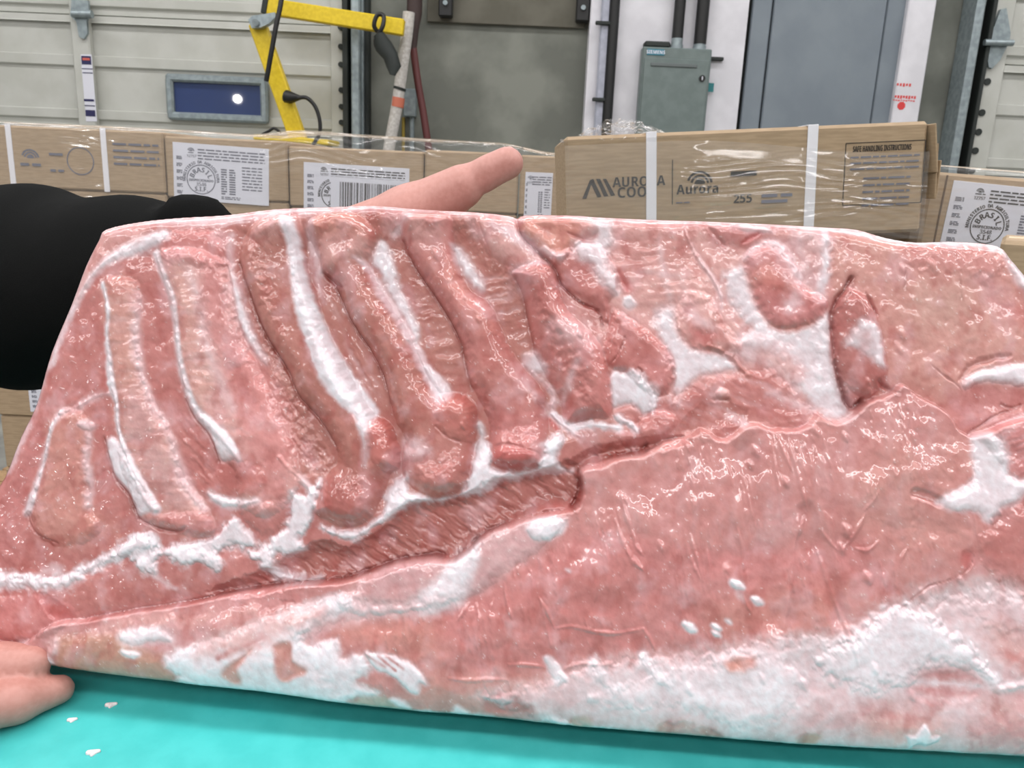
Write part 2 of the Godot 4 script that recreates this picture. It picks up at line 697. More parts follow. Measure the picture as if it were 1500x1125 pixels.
func pork_outline() -> Array:
	return [65, 2631, 273, 2687, 524, 2725, 795, 2754, 1104, 2806, 1433, 2834, 1698, 2855, 2003, 2845, 2325, 2844, 2506, 2832, 2554, 2818, 2604, 2841, 2841, 2852, 3115, 2849, 3503, 2852, 3733, 2856, 4000, 2857, 4302, 2852, 4482, 2849, 4640, 2810, 4807, 2791, 5009, 2805, 5247, 2794, 5329, 2718, 5414, 2619, 5599, 2421, 5821, 2059, 5941, 1331, 5976, 471, 5934, 15, 5452, -0, 4749, -28, 4210, -47, 3661, -52, 3015, -61, 2531, -57, 2145, -63, 1701, -51, 1354, -33, 871, -27, 268, -15, 0, -4, -247, -6, -467, 73, -576, 281, -600, 679, -503, 948, -412, 1095, -337, 1344, -261, 1544, -201, 1859, -105, 2162, -40, 2397, 25, 2559]

func pork_marks() -> void:
	area([65,2631,855,2786,1433,2834,1277,1772,1579,1081,956,799,-337,420,-594,439,-600,679,-412,1095,-220,1678,-68,2263], "lean", 1, 4, 1, 0, 3, -1)
	area([865,2683,1436,2793,2326,2836,2751,2417,3096,1887,3115,1579,2432,1338,1903,1028,1406,1226,1100,1922], "brown", 1, 6, 2, -5, 20, -1)
	area([2566,2827,3503,2852,4302,2852,4396,1969,4497,1748,3646,1615,3115,1579,3082,2120,2746,2496], "pale", 1, 6, 2, -1.5, 14, -1)
	area([4322,2833,4640,2810,5301,2786,5599,2421,5762,1537,5117,1715,4986,1856,4746,1953,4601,1906,4376,2428], "tan", 1, 3, 1.5, 1.5, 12, -1)
	area([900,529,1249,705,1555,885,1718,858,1906,989,2053,1136,2363,1209,2513,1305,2780,1382,2931,1442,3117,1540,3382,1597,3570,1625,3610,1574,3350,1487,3173,1444,3035,1380,3029,1284,3014,1218,2979,1169,2834,1151,2685,1063,2504,988,2327,836,2081,779,1851,683,1497,624,1223,540], "darkm", 1, 2.5, 1.2, -6, 9, -1)
	grain([900,529,1249,705,1555,885,1718,858,1906,989,2053,1136,2363,1209,2513,1305,2780,1382,2931,1442,3117,1540,3382,1597,3570,1625,3610,1574,3350,1487,3173,1444,3035,1380,3029,1284,3014,1218,2979,1169,2834,1151,2685,1063,2504,988,2327,836,2081,779,1851,683,1497,624,1223,540], -28, 1.3, 3.6, "deep", 0.42)
	area([-589,400,-134,496,311,650,712,780,1200,795,1404,776,1376,637,1087,567,609,443,219,328,23,213,-306,146,-562,164], "lean", 1, 3, 1.5, 1.2, 10, -1)
	area([-583,340,-85,441,131,380,62,236,-222,153,-560,144], "rosy", 0.8, 3, 1, 1, 8, -1)
	area([-87,456,44,412,137,321,36,285,-71,383], "red", 0.55, 3, 1, -1.2, 4, -1)
	area([15,283,219,328,449,390,823,476,1088,556,1429,630,1693,667,1878,739,2000,795,2174,840,2343,841,2503,996,2624,1051,2785,1121,2979,1169,3021,1230,3028,1303,3003,1394,3124,1421,3172,1452,3243,1480,3349,1495,3396,1540,3496,1593,3615,1624,3662,1665,3716,1650,3759,1618,3815,1619,3894,1689,3961,1716,4051,1692,4200,1702,4268,1756,4296,1799,4387,1748,4484,1800,4555,1873,4674,1930,4737,1983,4838,1922,4986,1845,5106,1725,5400,1846,6104,1929,6141,-147,-616,-819,-731,149,-220,134], "memb", 1, 0.8, 0.5, 5.5, 2.6, 1)
	area([15,283,219,328,449,390,823,476,1088,556,1429,630,1693,667,1878,739,2000,795,2174,840,2343,841,2503,996,2624,1051,2785,1121,2979,1169,3021,1230,3028,1303,3003,1394,3124,1421,3172,1452,3243,1480,3349,1495,3396,1540,3496,1593,3615,1624,3662,1665,3716,1650,3759,1618,3815,1619,3894,1689,3961,1716,4051,1692,4200,1702,4268,1756,4296,1799,4387,1748,4484,1800,4555,1873,4674,1930,4737,1983,4838,1922,4986,1845,5106,1725,5400,1846,6104,1929,6141,-147,-616,-819,-731,149,-220,134], "memb", 0, 1, 0, 3.5, 45, -1)
	area([3057,1267,3575,1533,4022,1602,4009,1111,4177,678,3628,557,3061,585,2500,386,2706,744], "memb", 0, 1, 0, 2.5, 60, -1)
	streak([3901,1556,124,3964,1258,124,4018,924,124,4085,670,124], "memb", 0, 1, 0, -2.2, 14, -1)
	streak([4250,1252,75,4304,1096,75,4358,951,75,4439,699,75], "memb", 0, 1, 0, -1.8, 7, -1)
	streak([4807,1391,37,4883,1378,37,4935,1355,37], "dkpink", 0.6, 1.5, 0.4, -2, 3, -1)
	area([5009,1707,5117,1715,5105,1527,4930,1374,4695,1368,4555,1227,4473,1445,4684,1648], "tan", 0.55, 8, 2, 1.2, 20, -1)
	area([4517,1261,4805,1338,5132,1252,5065,1118,4671,1050], "tan", 0.5, 9, 2, -1.5, 20, -1)
	grain([3091,1346,3575,1533,4020,1640,4711,1913,5046,1672,4911,1402,4681,793,3999,552,3259,451,2500,386,2561,619,2995,1033], 82, 0.35, 9, "fatp", 0.22)
	area([1608,398,1867,481,2176,553,2536,696,2799,912,3145,1083,3604,1004,4159,1047,4596,1118,4714,869,4530,692,4162,599,3828,504,3625,468,3336,425,3116,376,2903,267,2699,223,2387,177,2227,246,2051,291,1831,295,1747,257,1711,315,1603,317], "rosy", 0.9, 5, 2, 0.6, 20, 2)
	area([2709,707,3228,975,3462,843,3257,489,2734,331,2420,417], "red2", 0.35, 14, 3, 0, 3, -1)
	area([1713,434,1945,492,2257,518,2275,273,1959,321,1721,339], "salmon", 0.6, 8, 2, 0, 3, -1)
	area([3768,718,4496,888,4539,726,4179,622,3815,536], "salmon", 0.5, 8, 2, 0, 3, -1)
	area([2204,191,2512,218,2892,252,3049,172,2754,34,2335,-4,2133,90], "tan", 0.7, 6, 2, 0, 3, -1)
	area([1700,586,1780,635,1879,732,2000,795,2174,840,2343,841,2503,992,2624,1047,2798,1110,2963,1119,2883,987,2789,899,2660,809,2536,689,2375,603,2177,545,1944,503,1747,502], "greyp", 1, 2.5, 1.2, 1.5, 9, 3)
	area([1796,625,1888,717,2041,783,2189,802,2212,705,2164,617,1939,568,1799,587], "lilac", 0.8, 3, 1.2, 0.6, 5, -1)
	streak([2461,935,17,2427,867,50,2379,775,75,2324,668,91,2213,590,66], "fat", 0.92, 3, 1, 0.7, 6, -1)
	area([1434,430,1586,519,1719,596,1861,561,2096,573,2249,631,2375,611,2177,549,1887,487,1635,408,1585,346,1482,338], "fatp", 0.95, 4, 1.5, 0.8, 6, 3)
	area([2736,1048,2787,1102,2886,1117,2949,1091,2933,1036,2845,984,2763,989], "fat", 1, 1.2, 0.6, 1.4, 4, -1)
	streak([2758,1122,21,2833,1155,29,2948,1163,25,3007,1149,12], "dkpink", 0.8, 1.5, 1, 1.8, 3, -1)
	area([17,272,221,316,450,379,824,464,1182,552,1466,529,1593,443,1610,234,1819,100,2148,-97,1360,-94,874,-61,270,-38,-37,-7,-60,206], "lilac", 0.8, 5, 1.5, 1.5, 14, 4)
	area([46,196,227,250,452,281,520,217,729,177,813,68,1068,33,954,-46,270,-38,25,-2], "btan", 0.95, 2.5, 1.2, 0.5, 6, -1)
	area([219,328,450,379,824,464,1142,549,1418,610,1694,655,1737,620,1432,449,1039,346,836,341,456,320], "rosy", 0.6, 4, 2, 0, 3, -1)
	streak([306,296,21,456,320,37,670,366,41,913,386,33,1229,471,25], "pale", 0.7, 3, 1.5, 0, 4.15, -1)
	area([-44,59,-23,100,42,109,68,68,42,39,-24,33], "fat", 1, 1, 0.5, 1.2, 3, -1)
	streak([68,178,33,56,138,37,3,86,37,-181,157,25], "fatp", 0.8, 2, 1.2, 0.8, 4, -1)
	area([451,246,499,305,674,327,755,291,771,254,660,252,540,222], "fat", 0.95, 2, 1, 0.8, 4, -1)
	streak([491,179,12,542,168,25,590,172,12], "fat", 0.9, 1, 0.5, 0.6, 2, -1)
	area([732,150,827,224,1042,308,1255,415,1467,509,1699,594,1784,536,1594,424,1523,322,1604,310,1719,358,1755,258,1844,284,1926,238,1896,167,1843,140,1978,76,1933,49,1855,42,1800,-4,1889,-30,2016,-56,1703,-70,1356,-56,955,-54,794,8,821,69], "fat", 1, 2, 1.5, 1, 6, 5)
	area([1041,319,1313,439,1586,519,1631,465,1477,395,1364,308,1217,246,929,213], "pale", 0.75, 5, 2.5, 0, 3, -1)
	streak([1053,193,8,1129,238,17,1226,285,12,1321,343,8], "lean", 0.6, 1.5, 0.6, 0, 1.66, -1)
	area([1218,242,1248,264,1199,179,1175,138,1201,75,1163,49,1112,75,1077,110,1120,168,1180,216], "tan", 1, 1.2, 0.6, -0.6, 3, -1)
	area([1362,293,1423,321,1472,310,1488,223,1563,180,1558,149,1511,133,1467,99,1418,106,1385,164,1383,233], "tan", 1, 1, 0.5, -0.6, 3, -1)
	area([1353,-22,1506,11,1630,-1,1675,-23,1550,-42], "gtan", 0.9, 1.5, 0.8, 0, 3, -1)
	area([1800,-4,1859,43,1922,48,2006,67,2072,24,2158,-28,2066,-44,1888,-26], "gtan", 0.9, 1.5, 0.8, 0, 3, -1)
	area([1882,299,1961,298,2051,291,2180,242,2249,149,2206,157,2199,92,2136,109,2061,171,1939,220], "fat", 1, 1.2, 0.7, 0.9, 3, 5)
	streak([1962,283,5,2065,216,5], "dkpink", 0.8, 0.6, 0.3, 0, 0.498, -1)
	streak([2009,287,5,2107,228,5], "dkpink", 0.8, 0.6, 0.3, 0, 0.498, -1)
	streak([1866,302,8,2005,230,8], "dkpink", 0.5, 0.8, 0.3, 0, 0.83, -1)
	area([2039,48,2097,57,2155,5,2110,-10], "fat", 0.95, 1, 0.6, 0.4, 2, -1)
	area([2391,19,2416,48,2480,9,2451,-16,2382,-15], "fat", 0.95, 1, 0.6, 0.4, 2, -1)
	streak([2189,-22,17,2258,-19,17], "fat", 0.9, 1, 0.6, 0, 1.66, -1)
	streak([2298,-34,21,2357,-47,25,2491,-28,29,2604,-10,17], "fat", 0.85, 1.5, 1, 0, 2.905, -1)
	area([2518,125,2744,182,2894,233,3114,346,3375,402,3634,439,3818,473,4036,548,4218,581,4417,606,4541,690,4664,773,4824,812,5072,891,5248,949,5427,898,5986,828,6003,-21,5452,-21,4749,-42,4211,-61,3662,-73,3215,-64,2987,-41,2754,34], "fatp", 0.95, 5, 3, 1.2, 10, 5)
	area([3638,373,3929,472,4187,457,4264,354,4199,184,3949,70,3650,153,3279,119,3125,179], "fat", 0.9, 8, 3, 0.8, 8, 5)
	area([4613,696,4717,796,4862,771,5080,644,5191,527,5227,476,5085,492,4872,481,4840,387,4698,357,4628,314,4445,370,4296,467,4472,592], "fat", 1, 5, 3, 1.6, 8, 5)
	area([4787,857,5000,929,5282,1006,5426,927,5357,849,5040,786,4825,805], "greyf", 0.7, 5, 2.5, 0, 3, -1)
	area([5074,825,5427,891,5779,811,5781,703,5291,698,5148,740], "fatp", 0.9, 6, 3, 0.5, 5, -1)
	area([5219,746,5432,692,5782,668,5786,507,5367,506,5223,620], "pale", 0.7, 6, 3, 0, 3, -1)
	streak([5277,588,17,5401,545,33,5647,495,37], "red2", 0.6, 3, 2, 0, 3.735, -1)
	area([4873,459,5086,481,5165,434,5126,330,4879,300,4806,348], "rosy", 0.75, 3, 1.5, -0.6, 4, -1)
	streak([4822,397,17,4982,407,17,5177,406,17], "fat", 0.8, 2, 1, 0, 1.66, -1)
	streak([4842,333,17,5020,328,17,5232,339,17], "fatp", 0.8, 2, 1, 0, 1.66, -1)
	streak([5174,489,33,5228,458,37,5265,407,33,5439,441,25,5718,447,25], "fat", 0.95, 2, 1.2, 1.2, 4, -1)
	area([4631,242,4845,243,4989,202,4923,71,4637,80,4580,165], "salmon", 0.55, 6, 3, 0, 3, -1)
	area([5199,258,5443,316,5790,312,5797,30,5451,32,5170,58], "rosy", 0.6, 8, 3, 0, 3, -1)
	area([5196,347,5440,405,5788,418,5791,276,5269,264], "pale", 0.7, 6, 3, 0, 3, -1)
	area([4803,124,4850,125,4883,186,4908,173,4928,125,4970,129,4978,101,4923,67,4870,66,4839,24,4823,72], "fat", 1, 0.8, 0.8, 1, 2, -1)
	area([3518,49,3617,76,3766,53,3887,-1,3807,-30,3623,-26,3511,-14], "salmon", 0.8, 3, 2.5, -0.5, 4, -1)
	area([4260,45,4313,82,4379,67,4352,14,4280,-0], "btan", 0.9, 1.5, 1, -0.5, 3, -1)
	area([3854,421,3930,454,4004,453,3995,404,3915,375,3860,381], "salmon", 0.95, 1.5, 1, -0.5, 3, -1)
	area([4182,567,4436,596,4456,536,4295,474,4186,476], "greyf", 0.7, 4, 2, 0, 3, -1)
	area([2577,107,2690,133,2788,104,2844,57,2755,27,2621,22,2569,54], "red2", 0.8, 2, 2, -0.6, 4, -1)
	area([2576,119,2671,131,2719,113,2694,73,2605,88], "fatp", 0.95, 1.2, 1.5, 0.8, 3, -1)
	streak([2908,18,21,3022,3,29,3137,-23,25,3250,-24,21], "fat", 0.95, 1.5, 1.2, 0.6, 3, -1)
	area([3029,22,3095,54,3155,48,3158,-3,3081,-25], "gtan", 0.95, 1.2, 0.8, 0, 3, -1)
	streak([2873,-29,17,2987,-34,21], "gtan", 0.9, 1.2, 0.8, 0, 2.075, -1)
	area([2874,362,2931,356,2981,297,3015,244,2963,217,2914,272], "fat", 0.95, 1, 0.6, 0.8, 3, -1)
	streak([3152,349,33,3194,278,37,3273,211,29], "fat", 0.8, 2, 1, 0.6, 3, -1)
	streak([3412,409,33,3464,339,33,3550,273,33], "fat", 0.85, 2, 1, 0.6, 3, -1)
	streak([3621,600,19,3652,585,28,3683,571,15], "fat", 0.95, 0.8, 0.4, 0.9, 2, -1)
	streak([3773,607,12,3793,597,19,3814,588,10], "fat", 0.95, 0.8, 0.4, 0.9, 2, -1)
	streak([3775,570,12,3795,560,19,3816,551,10], "fat", 0.95, 0.8, 0.4, 0.9, 2, -1)
	streak([3862,847,19,3893,832,28,3923,818,15], "fat", 0.95, 0.8, 0.4, 0.9, 2, -1)
	streak([3977,765,17,4004,752,25,4031,739,13], "fat", 0.95, 0.8, 0.4, 0.9, 2, -1)
	streak([2966,839,6,2977,834,9,2988,829,5], "fat", 0.95, 0.8, 0.4, 0.9, 2, -1)
	streak([3841,638,8,3854,632,12,3868,626,7], "fat", 0.95, 0.8, 0.4, 0.9, 2, -1)
	streak([3898,796,21,3930,746,8], "fatp", 0.6, 1, 0.5, 0, 2.075, -1)
	area([5113,1740,5181,1745,5221,1826,5328,1878,5612,1915,5762,1537,5409,1512,5291,1526,5191,1645], "rosy", 0.9, 3, 1.5, 1.2, 6, -1)
	grain([5189,1719,5328,1878,5683,1902,5692,1532,5302,1527], 25, 0.7, 3, "fatp", 0.5)
	area([5113,1722,5188,1738,5250,1712,5281,1633,5291,1526,5410,1505,5762,1537,5765,1409,5411,1446,5345,1393,5254,1338,5189,1260,5126,1314,5022,1310,4924,1347,4952,1383,5075,1451,5112,1532,5101,1650], "fat", 1, 1.5, 1, 1.5, 5, 6)
	area([5153,1717,5232,1704,5264,1620,5248,1538,5159,1531], "greyf", 0.6, 4, 1.5, 0, 3, -1)
	area([5204,1239,5378,1381,5765,1409,5777,883,5355,939,5175,1016,5135,1160], "lean", 0.8, 5, 2, 1.2, 8, -1)
	area([5048,1087,5108,1114,5127,1078,5097,1010,5060,1036], "red", 0.6, 2, 1, -0.6, 3, -1)
	streak([5126,1100,6,5110,1033,6,5069,986,6,4992,943,6,4893,902,6,4806,829,6], "dkpink", 0.6, 0.8, 0.4, -0.7, 1, -1)
	area([5068,2012,5131,2072,5238,2102,5392,2137,5748,2174,5751,2036,5395,2010,5288,2014,5172,2018,5076,1975], "fat", 1, 1.5, 1, 2.2, 4, 6)
	streak([5049,2018,17,5105,2097,25,5212,2149,25,5312,2170,21], "dkpink", 0.5, 2, 1, -1.5, 3, -1)
	streak([4894,2099,4,4961,2043,8,5043,1988,8,5067,1936,4], "dkpink", 0.5, 1, 0.4, -1.3, 1.5, -1)
	area([5036,1972,5180,2011,5396,1995,5751,2018,5754,1906,5328,1878,5187,1775,5116,1733,4986,1848], "rosy", 0.8, 3, 1.5, -0.5, 5, -1)
	streak([5277,1905,12,5327,1886,12,5370,1903,12], "deep", 0.6, 1, 0.4, -1.5, 2, -1)
	streak([5116,1744,10,5187,1794,10,5250,1843,10,5310,1866,10], "deep", 0.6, 1, 0.4, -1.8, 2, -1)
	area([5255,2760,5329,2710,5414,2619,5600,2383,5603,2270,5381,2530,5317,2614,5286,2685], "fat", 1, 2, 1, 1, 4, 6)
	area([5275,2441,5383,2447,5386,2352,5321,2367], "red", 0.5, 4, 1.5, 0, 3, -1)
	area([4754,2738,5010,2763,5266,2738,5216,2590,4979,2615,4776,2624], "rosy", 0.6, 8, 3, 0.8, 8, -1)
	streak([4716,2764,21,4900,2765,21,5083,2774,17], "red2", 0.45, 3, 2, 0, 2.075, -1)
	streak([4743,2622,5,4740,2506,5], "deep", 0.5, 0.8, 0.4, -0.8, 1, -1)
	streak([5030,2599,5,5046,2466,5], "deep", 0.35, 0.8, 0.4, -0.6, 1, -1)
	area([4763,2488,5018,2541,5097,2354,4880,2304], "gtan", 0.35, 12, 3, 0, 3, -1)
	area([3751,2518,3805,2580,3858,2587,3895,2511,3939,2385,4035,2270,4168,2247,4280,2323,4343,2342,4375,2186,4397,2023,4482,1861,4474,1777,4397,1768,4295,1811,4213,1900,4115,2009,4035,2108,3884,2122,3819,2068,3879,2010,3677,1970,3557,1870,3517,1759,3483,2028,3406,2175,3379,2310,3485,2343,3515,2216,3589,2120,3753,2110,3826,2165,3916,2247,3836,2340], "fat", 0.95, 2.5, 2.2, 0.6, 5, 7)
	area([3880,2207,4107,2181,4226,2035,4194,1918,4002,2021,3867,2090], "fatp", 0.9, 5, 2, 0.4, 5, -1)
	area([3960,2115,4149,2088,4227,1997,4116,1990], "pale", 0.7, 3, 1.5, 0, 3, -1)
	area([3191,1584,3337,1709,3406,1829,3557,1858,3666,1954,3853,1993,4039,2023,4176,1898,4274,1794,4196,1709,3960,1724,3887,1688,3796,1625,3662,1673,3495,1604,3347,1537], "lean", 0.95, 3, 2, 1.2, 8, -1)
	area([3571,1610,3600,1765,3786,1835,3938,1787,3886,1700], "brown", 0.5, 6, 2, -1, 6, -1)
	grain([3191,1584,3337,1709,3406,1829,3557,1858,3666,1954,3853,1993,4039,2023,4176,1898,4274,1794,4196,1709,3960,1724,3887,1688,3796,1625,3662,1673,3495,1604,3347,1537], -20, 0.3, 5, "fatp", 0.3)
	streak([4038,1889,21,4160,1847,21,4273,1809,21], "fatp", 0.7, 2.5, 1.5, 0, 2.075, -1)
	streak([3828,1734,21,3905,1708,21], "fatp", 0.7, 2, 1.5, 0, 2.075, -1)
	streak([3504,1797,21,3599,1796,21], "fatp", 0.5, 2, 1.5, 0, 2.075, -1)
	area([3739,1859,3763,1899,3813,1886,3811,1848,3771,1834], "pale", 0.9, 1, 0.5, 2.2, 3, -1)
	streak([3733,1831,17,3816,1833,17], "brown", 0.7, 1.5, 0.5, -1, 2, -1)
	area([3330,1689,3411,1753,3526,1729,3512,1636,3382,1589,3327,1612], "lean", 0.9, 1.5, 1, 2, 5, -1)
	area([3510,2380,3564,2442,3679,2429,3763,2277,3863,2167,3855,2108,3734,2097,3620,2114,3540,2167,3497,2262], "pale", 1, 2, 1.2, 2.2, 7, 8)
	area([3577,2204,3632,2239,3710,2204,3694,2138,3599,2143], "red", 0.65, 4, 2, -0.8, 4, -1)
	streak([3695,2126,21,3811,2086,21,3874,2021,21,3914,1985,21], "brown", 0.8, 1.5, 0.8, 1.2, 3, -1)
	streak([3555,2324,12,3619,2269,21,3708,2235,17], "fatp", 0.6, 2, 1, 0, 2.075, -1)
	area([3855,2641,3905,2707,3994,2750,4086,2708,4155,2618,4181,2526,4243,2479,4328,2426,4319,2363,4262,2302,4126,2252,4035,2270,3947,2377,3895,2526], "rosy", 1, 1.5, 1, 3.2, 7, 8)
	streak([3866,2642,12,3912,2707,21,3987,2742,29,4064,2707,33,4124,2632,33,4169,2541,29], "fatp", 0.95, 1.5, 0.8, 0.9, 4, -1)
	area([3894,2538,3993,2602,4088,2587,4112,2491,3981,2465], "salmon", 0.6, 4, 1.5, 0.5, 5, -1)
	area([3960,2514,4034,2534,4057,2457,3989,2446], "red", 0.4, 4, 1.5, 0, 3, -1)
	area([4078,2412,4151,2455,4180,2398,4137,2345,4080,2365], "fatp", 0.8, 3, 1.5, 0, 3, -1)
	streak([4028,2269,12,4126,2252,21,4259,2298,17], "brown", 0.7, 1.5, 0.8, 0, 2.075, -1)
	area([4117,2784,4209,2828,4311,2821,4321,2580,4302,2424,4243,2479,4194,2573,4152,2669], "fatp", 0.9, 3, 2, 0.5, 5, -1)
	area([4174,2767,4268,2772,4276,2597,4208,2613], "pale", 0.7, 4, 2, 0, 3, -1)
	streak([4299,2832,17,4314,2657,17,4295,2501,21], "fat", 0.85, 1.5, 1, 0, 2.075, -1)
	area([3619,2838,3963,2843,4023,2779,3912,2715,3798,2709,3681,2762], "rosy", 0.7, 3, 1.5, 1, 5, -1)
	streak([3792,2827,21,3926,2814,25,4002,2806,17], "fatp", 0.9, 1.5, 0.8, 1.4, 3, -1)
	streak([3847,2731,12,3891,2757,17,3928,2778,17], "red", 0.75, 1.5, 0.7, -0.8, 2, -1)
	streak([3643,2820,21,3700,2763,21,3740,2722,21], "dkpink", 0.6, 2, 1, -1.2, 3, -1)
	streak([3516,2833,12,3532,2755,12,3612,2617,17,3689,2523,17,3744,2417,12,3752,2347,8], "fatp", 0.95, 1, 0.5, 1.3, 3, -1)
	area([3099,2793,3505,2821,3613,2601,3696,2469,3644,2368,3473,2358,3263,2327,3159,2439,3111,2595], "pale", 0.9, 4, 2, 0.8, 8, 8)
	area([3142,2735,3470,2752,3535,2617,3210,2560], "lean", 0.45, 8, 3, 0, 3, -1)
	grain([3102,2753,3506,2793,3677,2467,3453,2357,3179,2440], 5, 0.4, 5, "brown", 0.35)
	streak([3473,2358,8,3427,2493,12,3391,2649,12,3375,2727,8], "fatp", 0.6, 2, 1, 0, 1.245, -1)
	streak([3289,2537,12,3521,2522,12], "fatp", 0.5, 2, 1, 0, 1.245, -1)
	streak([3158,2526,21,3188,2472,25,3219,2423,21], "red", 0.75, 1.5, 0.8, -0.5, 3, -1)
	area([3202,2379,3244,2389,3270,2343,3232,2317,3200,2339], "fat", 0.9, 1.2, 0.8, 0.8, 2, -1)
	streak([3117,2826,12,3505,2813,21,3886,2851,12,4265,2838,12], "rosy", 0.5, 2, 1.5, 0, 2.075, -1)
	streak([4449,2560,17,4415,2488,21,4367,2389,25,4365,2254,21,4387,2083,21,4427,1941,29,4479,1830,29,4536,1872,25], "deep", 0.85, 2.2, 0.8, -4.5, 4, -1)
	area([4385,2390,4441,2486,4531,2464,4598,2349,4650,2168,4663,2016,4601,1914,4547,1888,4463,1943,4406,2073,4380,2248], "dkpink", 1, 1, 0.5, 4.5, 7, 9)
	area([4500,2312,4589,2298,4631,2167,4635,2064,4568,2102,4506,2159,4435,2174,4459,2241], "fat", 0.9, 2, 1.5, 0.5, 3, -1)
	area([4484,2242,4543,2253,4554,2170,4509,2175], "dkpink", 0.5, 2.5, 1, 0, 3, -1)
	streak([4441,2486,17,4402,2430,25,4368,2366,17], "dkpink", 0.8, 1, 0.5, 2, 3, -1)
	streak([4531,2476,8,4562,2420,17,4598,2356,8], "dkpink", 0.7, 1.5, 0.6, -2, 2, -1)
	streak([4616,1983,21,4673,1949,21,4710,1932,21], "deep", 0.7, 1.5, 0.5, -2.5, 3, -1)
	area([2555,2810,2609,2833,2841,2852,2987,2835,3042,2770,3013,2729,2960,2706,2912,2656,2876,2614,2802,2531,2740,2583,2676,2652,2594,2708], "salmon", 1, 1.5, 0.8, 3.2, 6, 17)
	streak([2555,2810,12,2581,2723,17,2686,2624,21,2795,2530,21,2836,2437,17,2956,2337,12,3060,2292,12,3088,2207,8], "deep", 0.95, 1, 0.5, -4, 3, -1)
	area([2764,2585,2835,2636,2929,2697,3048,2679,3132,2576,3168,2420,3125,2359,3125,2241,3090,2239,3063,2308,2951,2357,2843,2454], "lean", 1, 1.2, 0.8, 3.6, 7, 17)
	area([2987,2835,3086,2824,3116,2714,3092,2594,3158,2471,3154,2400,3061,2465,2997,2549,2895,2623,2921,2696,3014,2717], "fat", 0.85, 3, 1.5, 0.8, 4, -1)
	streak([2856,2733,12,2909,2712,17,2953,2698,8], "red2", 0.7, 1, 0.4, -1, 2, -1)
	streak([2717,2634,21,2771,2597,25,2826,2588,21], "fatp", 0.7, 1.5, 1.2, 0.8, 2, -1)
	area([3101,2129,3125,2241,3147,2320,3271,2245,3387,2178,3473,2078,3505,1971,3482,1850,3387,1836,3288,1899,3219,1949,3133,1979,3101,2063], "lean", 1, 1.5, 1.2, 3.4, 7, 17)
	area([3108,2130,3179,2107,3177,2017,3135,2006], "red2", 0.6, 2.5, 1, -0.5, 3, -1)
	streak([3133,1983,8,3183,2048,8,3215,2148,8], "deep", 0.5, 1, 0.4, -1.5, 2, -1)
	streak([3302,1978,12,3322,1960,12,3310,1908,12], "deep", 0.5, 1, 0.4, -1.5, 2, -1)
	area([3317,2057,3451,2065,3486,1912,3424,1861,3344,1922], "rosy", 0.6, 4, 2, 0, 3, -1)
	area([3135,1936,3219,1961,3307,1955,3417,1853,3404,1744,3340,1721,3276,1775,3185,1753,3147,1805], "fat", 1, 1.5, 1.5, 1.6, 5, 6)
	area([3182,1738,3276,1775,3336,1721,3302,1649,3205,1670], "lean", 0.8, 1.5, 1, 1.5, 4, -1)
	streak([3204,1693,17,3282,1659,21,3315,1623,12], "fat", 0.9, 1.2, 1.2, 0.8, 2, -1)
	area([2332,2808,2486,2827,2556,2798,2594,2708,2687,2613,2791,2522,2707,2494,2588,2504,2486,2542,2402,2598,2336,2695], "pale", 1, 3, 1.2, 2, 7, 16)
	streak([2419,2759,25,2513,2724,37,2595,2680,37,2678,2620,25], "fatp", 0.9, 2, 1, 0, 3.735, -1)
	streak([2334,2775,12,2377,2677,12,2410,2606,8], "dkpink", 0.5, 1.5, 0.6, -0.8, 2, -1)
	streak([2281,2785,17,2312,2694,17], "fatp", 0.6, 2, 1, 0, 1.66, -1)
	area([2541,2493,2625,2537,2710,2562,2787,2522,2840,2374,2889,2282,2987,2201,3067,2116,3111,2024,3147,1933,3167,1791,3158,1690,3058,1683,2926,1632,2893,1676,2880,1757,2810,1869,2767,1933,2700,2054,2649,2241,2616,2374,2572,2447], "lean", 1, 1, 0.6, 7.7, 10, 16)
	area([2809,2191,2939,2230,3008,2179,2967,2094,2869,2108], "fatp", 0.55, 5, 2, 0, 3, -1)
	streak([2544,2497,17,2644,2538,21,2742,2552,12], "fatp", 0.8, 1.5, 0.8, 0, 2.075, -1)
	streak([2570,2463,12,2616,2370,12,2653,2233,12,2708,2051,12], "deep", 0.6, 1.2, 0.4, -2, 2.5, -1)
	area([2898,1719,3028,1743,3155,1736,3154,1689,3059,1679,2927,1628], "red2", 0.7, 2.5, 1, 0, 3, -1)
	streak([2954,1995,12,2912,1856,17,2895,1758,12], "fatp", 0.6, 2, 1, 0, 1.66, -1)
	area([2658,2036,2738,2021,2783,1926,2705,1921,2643,1976], "fat", 0.85, 2, 1.2, 0.8, 3, -1)
	streak([2705,1921,12,2787,1860,17,2838,1793,21,2829,1691,21,2927,1616,21,3000,1571,17], "fatp", 0.9, 1.5, 1.2, 1, 3, -1)
	streak([2829,1691,17,2938,1625,25,3061,1644,21,3223,1636,17], "fat", 0.95, 1.2, 1.2, 1, 3, -1)
	streak([2780,1672,17,2832,1645,17,2862,1608,17], "red", 0.7, 1.2, 0.6, 0, 1.66, -1)
	area([1876,2806,2024,2837,2167,2808,2191,2700,2222,2556,2294,2392,2418,2315,2480,2219,2532,2107,2610,1994,2670,1927,2771,1816,2793,1720,2814,1628,2810,1515,2787,1394,2665,1354,2515,1382,2485,1477,2475,1613,2407,1749,2340,1851,2296,2030,2218,2172,2075,2368,1951,2526,1888,2652], "lean", 1, 1, 0.6, 8.4, 10, 15)
	streak([1897,2645,12,1978,2491,12,2075,2368,12,2191,2215,12,2268,2080,12,2309,1956,12,2360,1801,8], "deep", 0.75, 1.2, 0.4, -2.5, 3, -1)
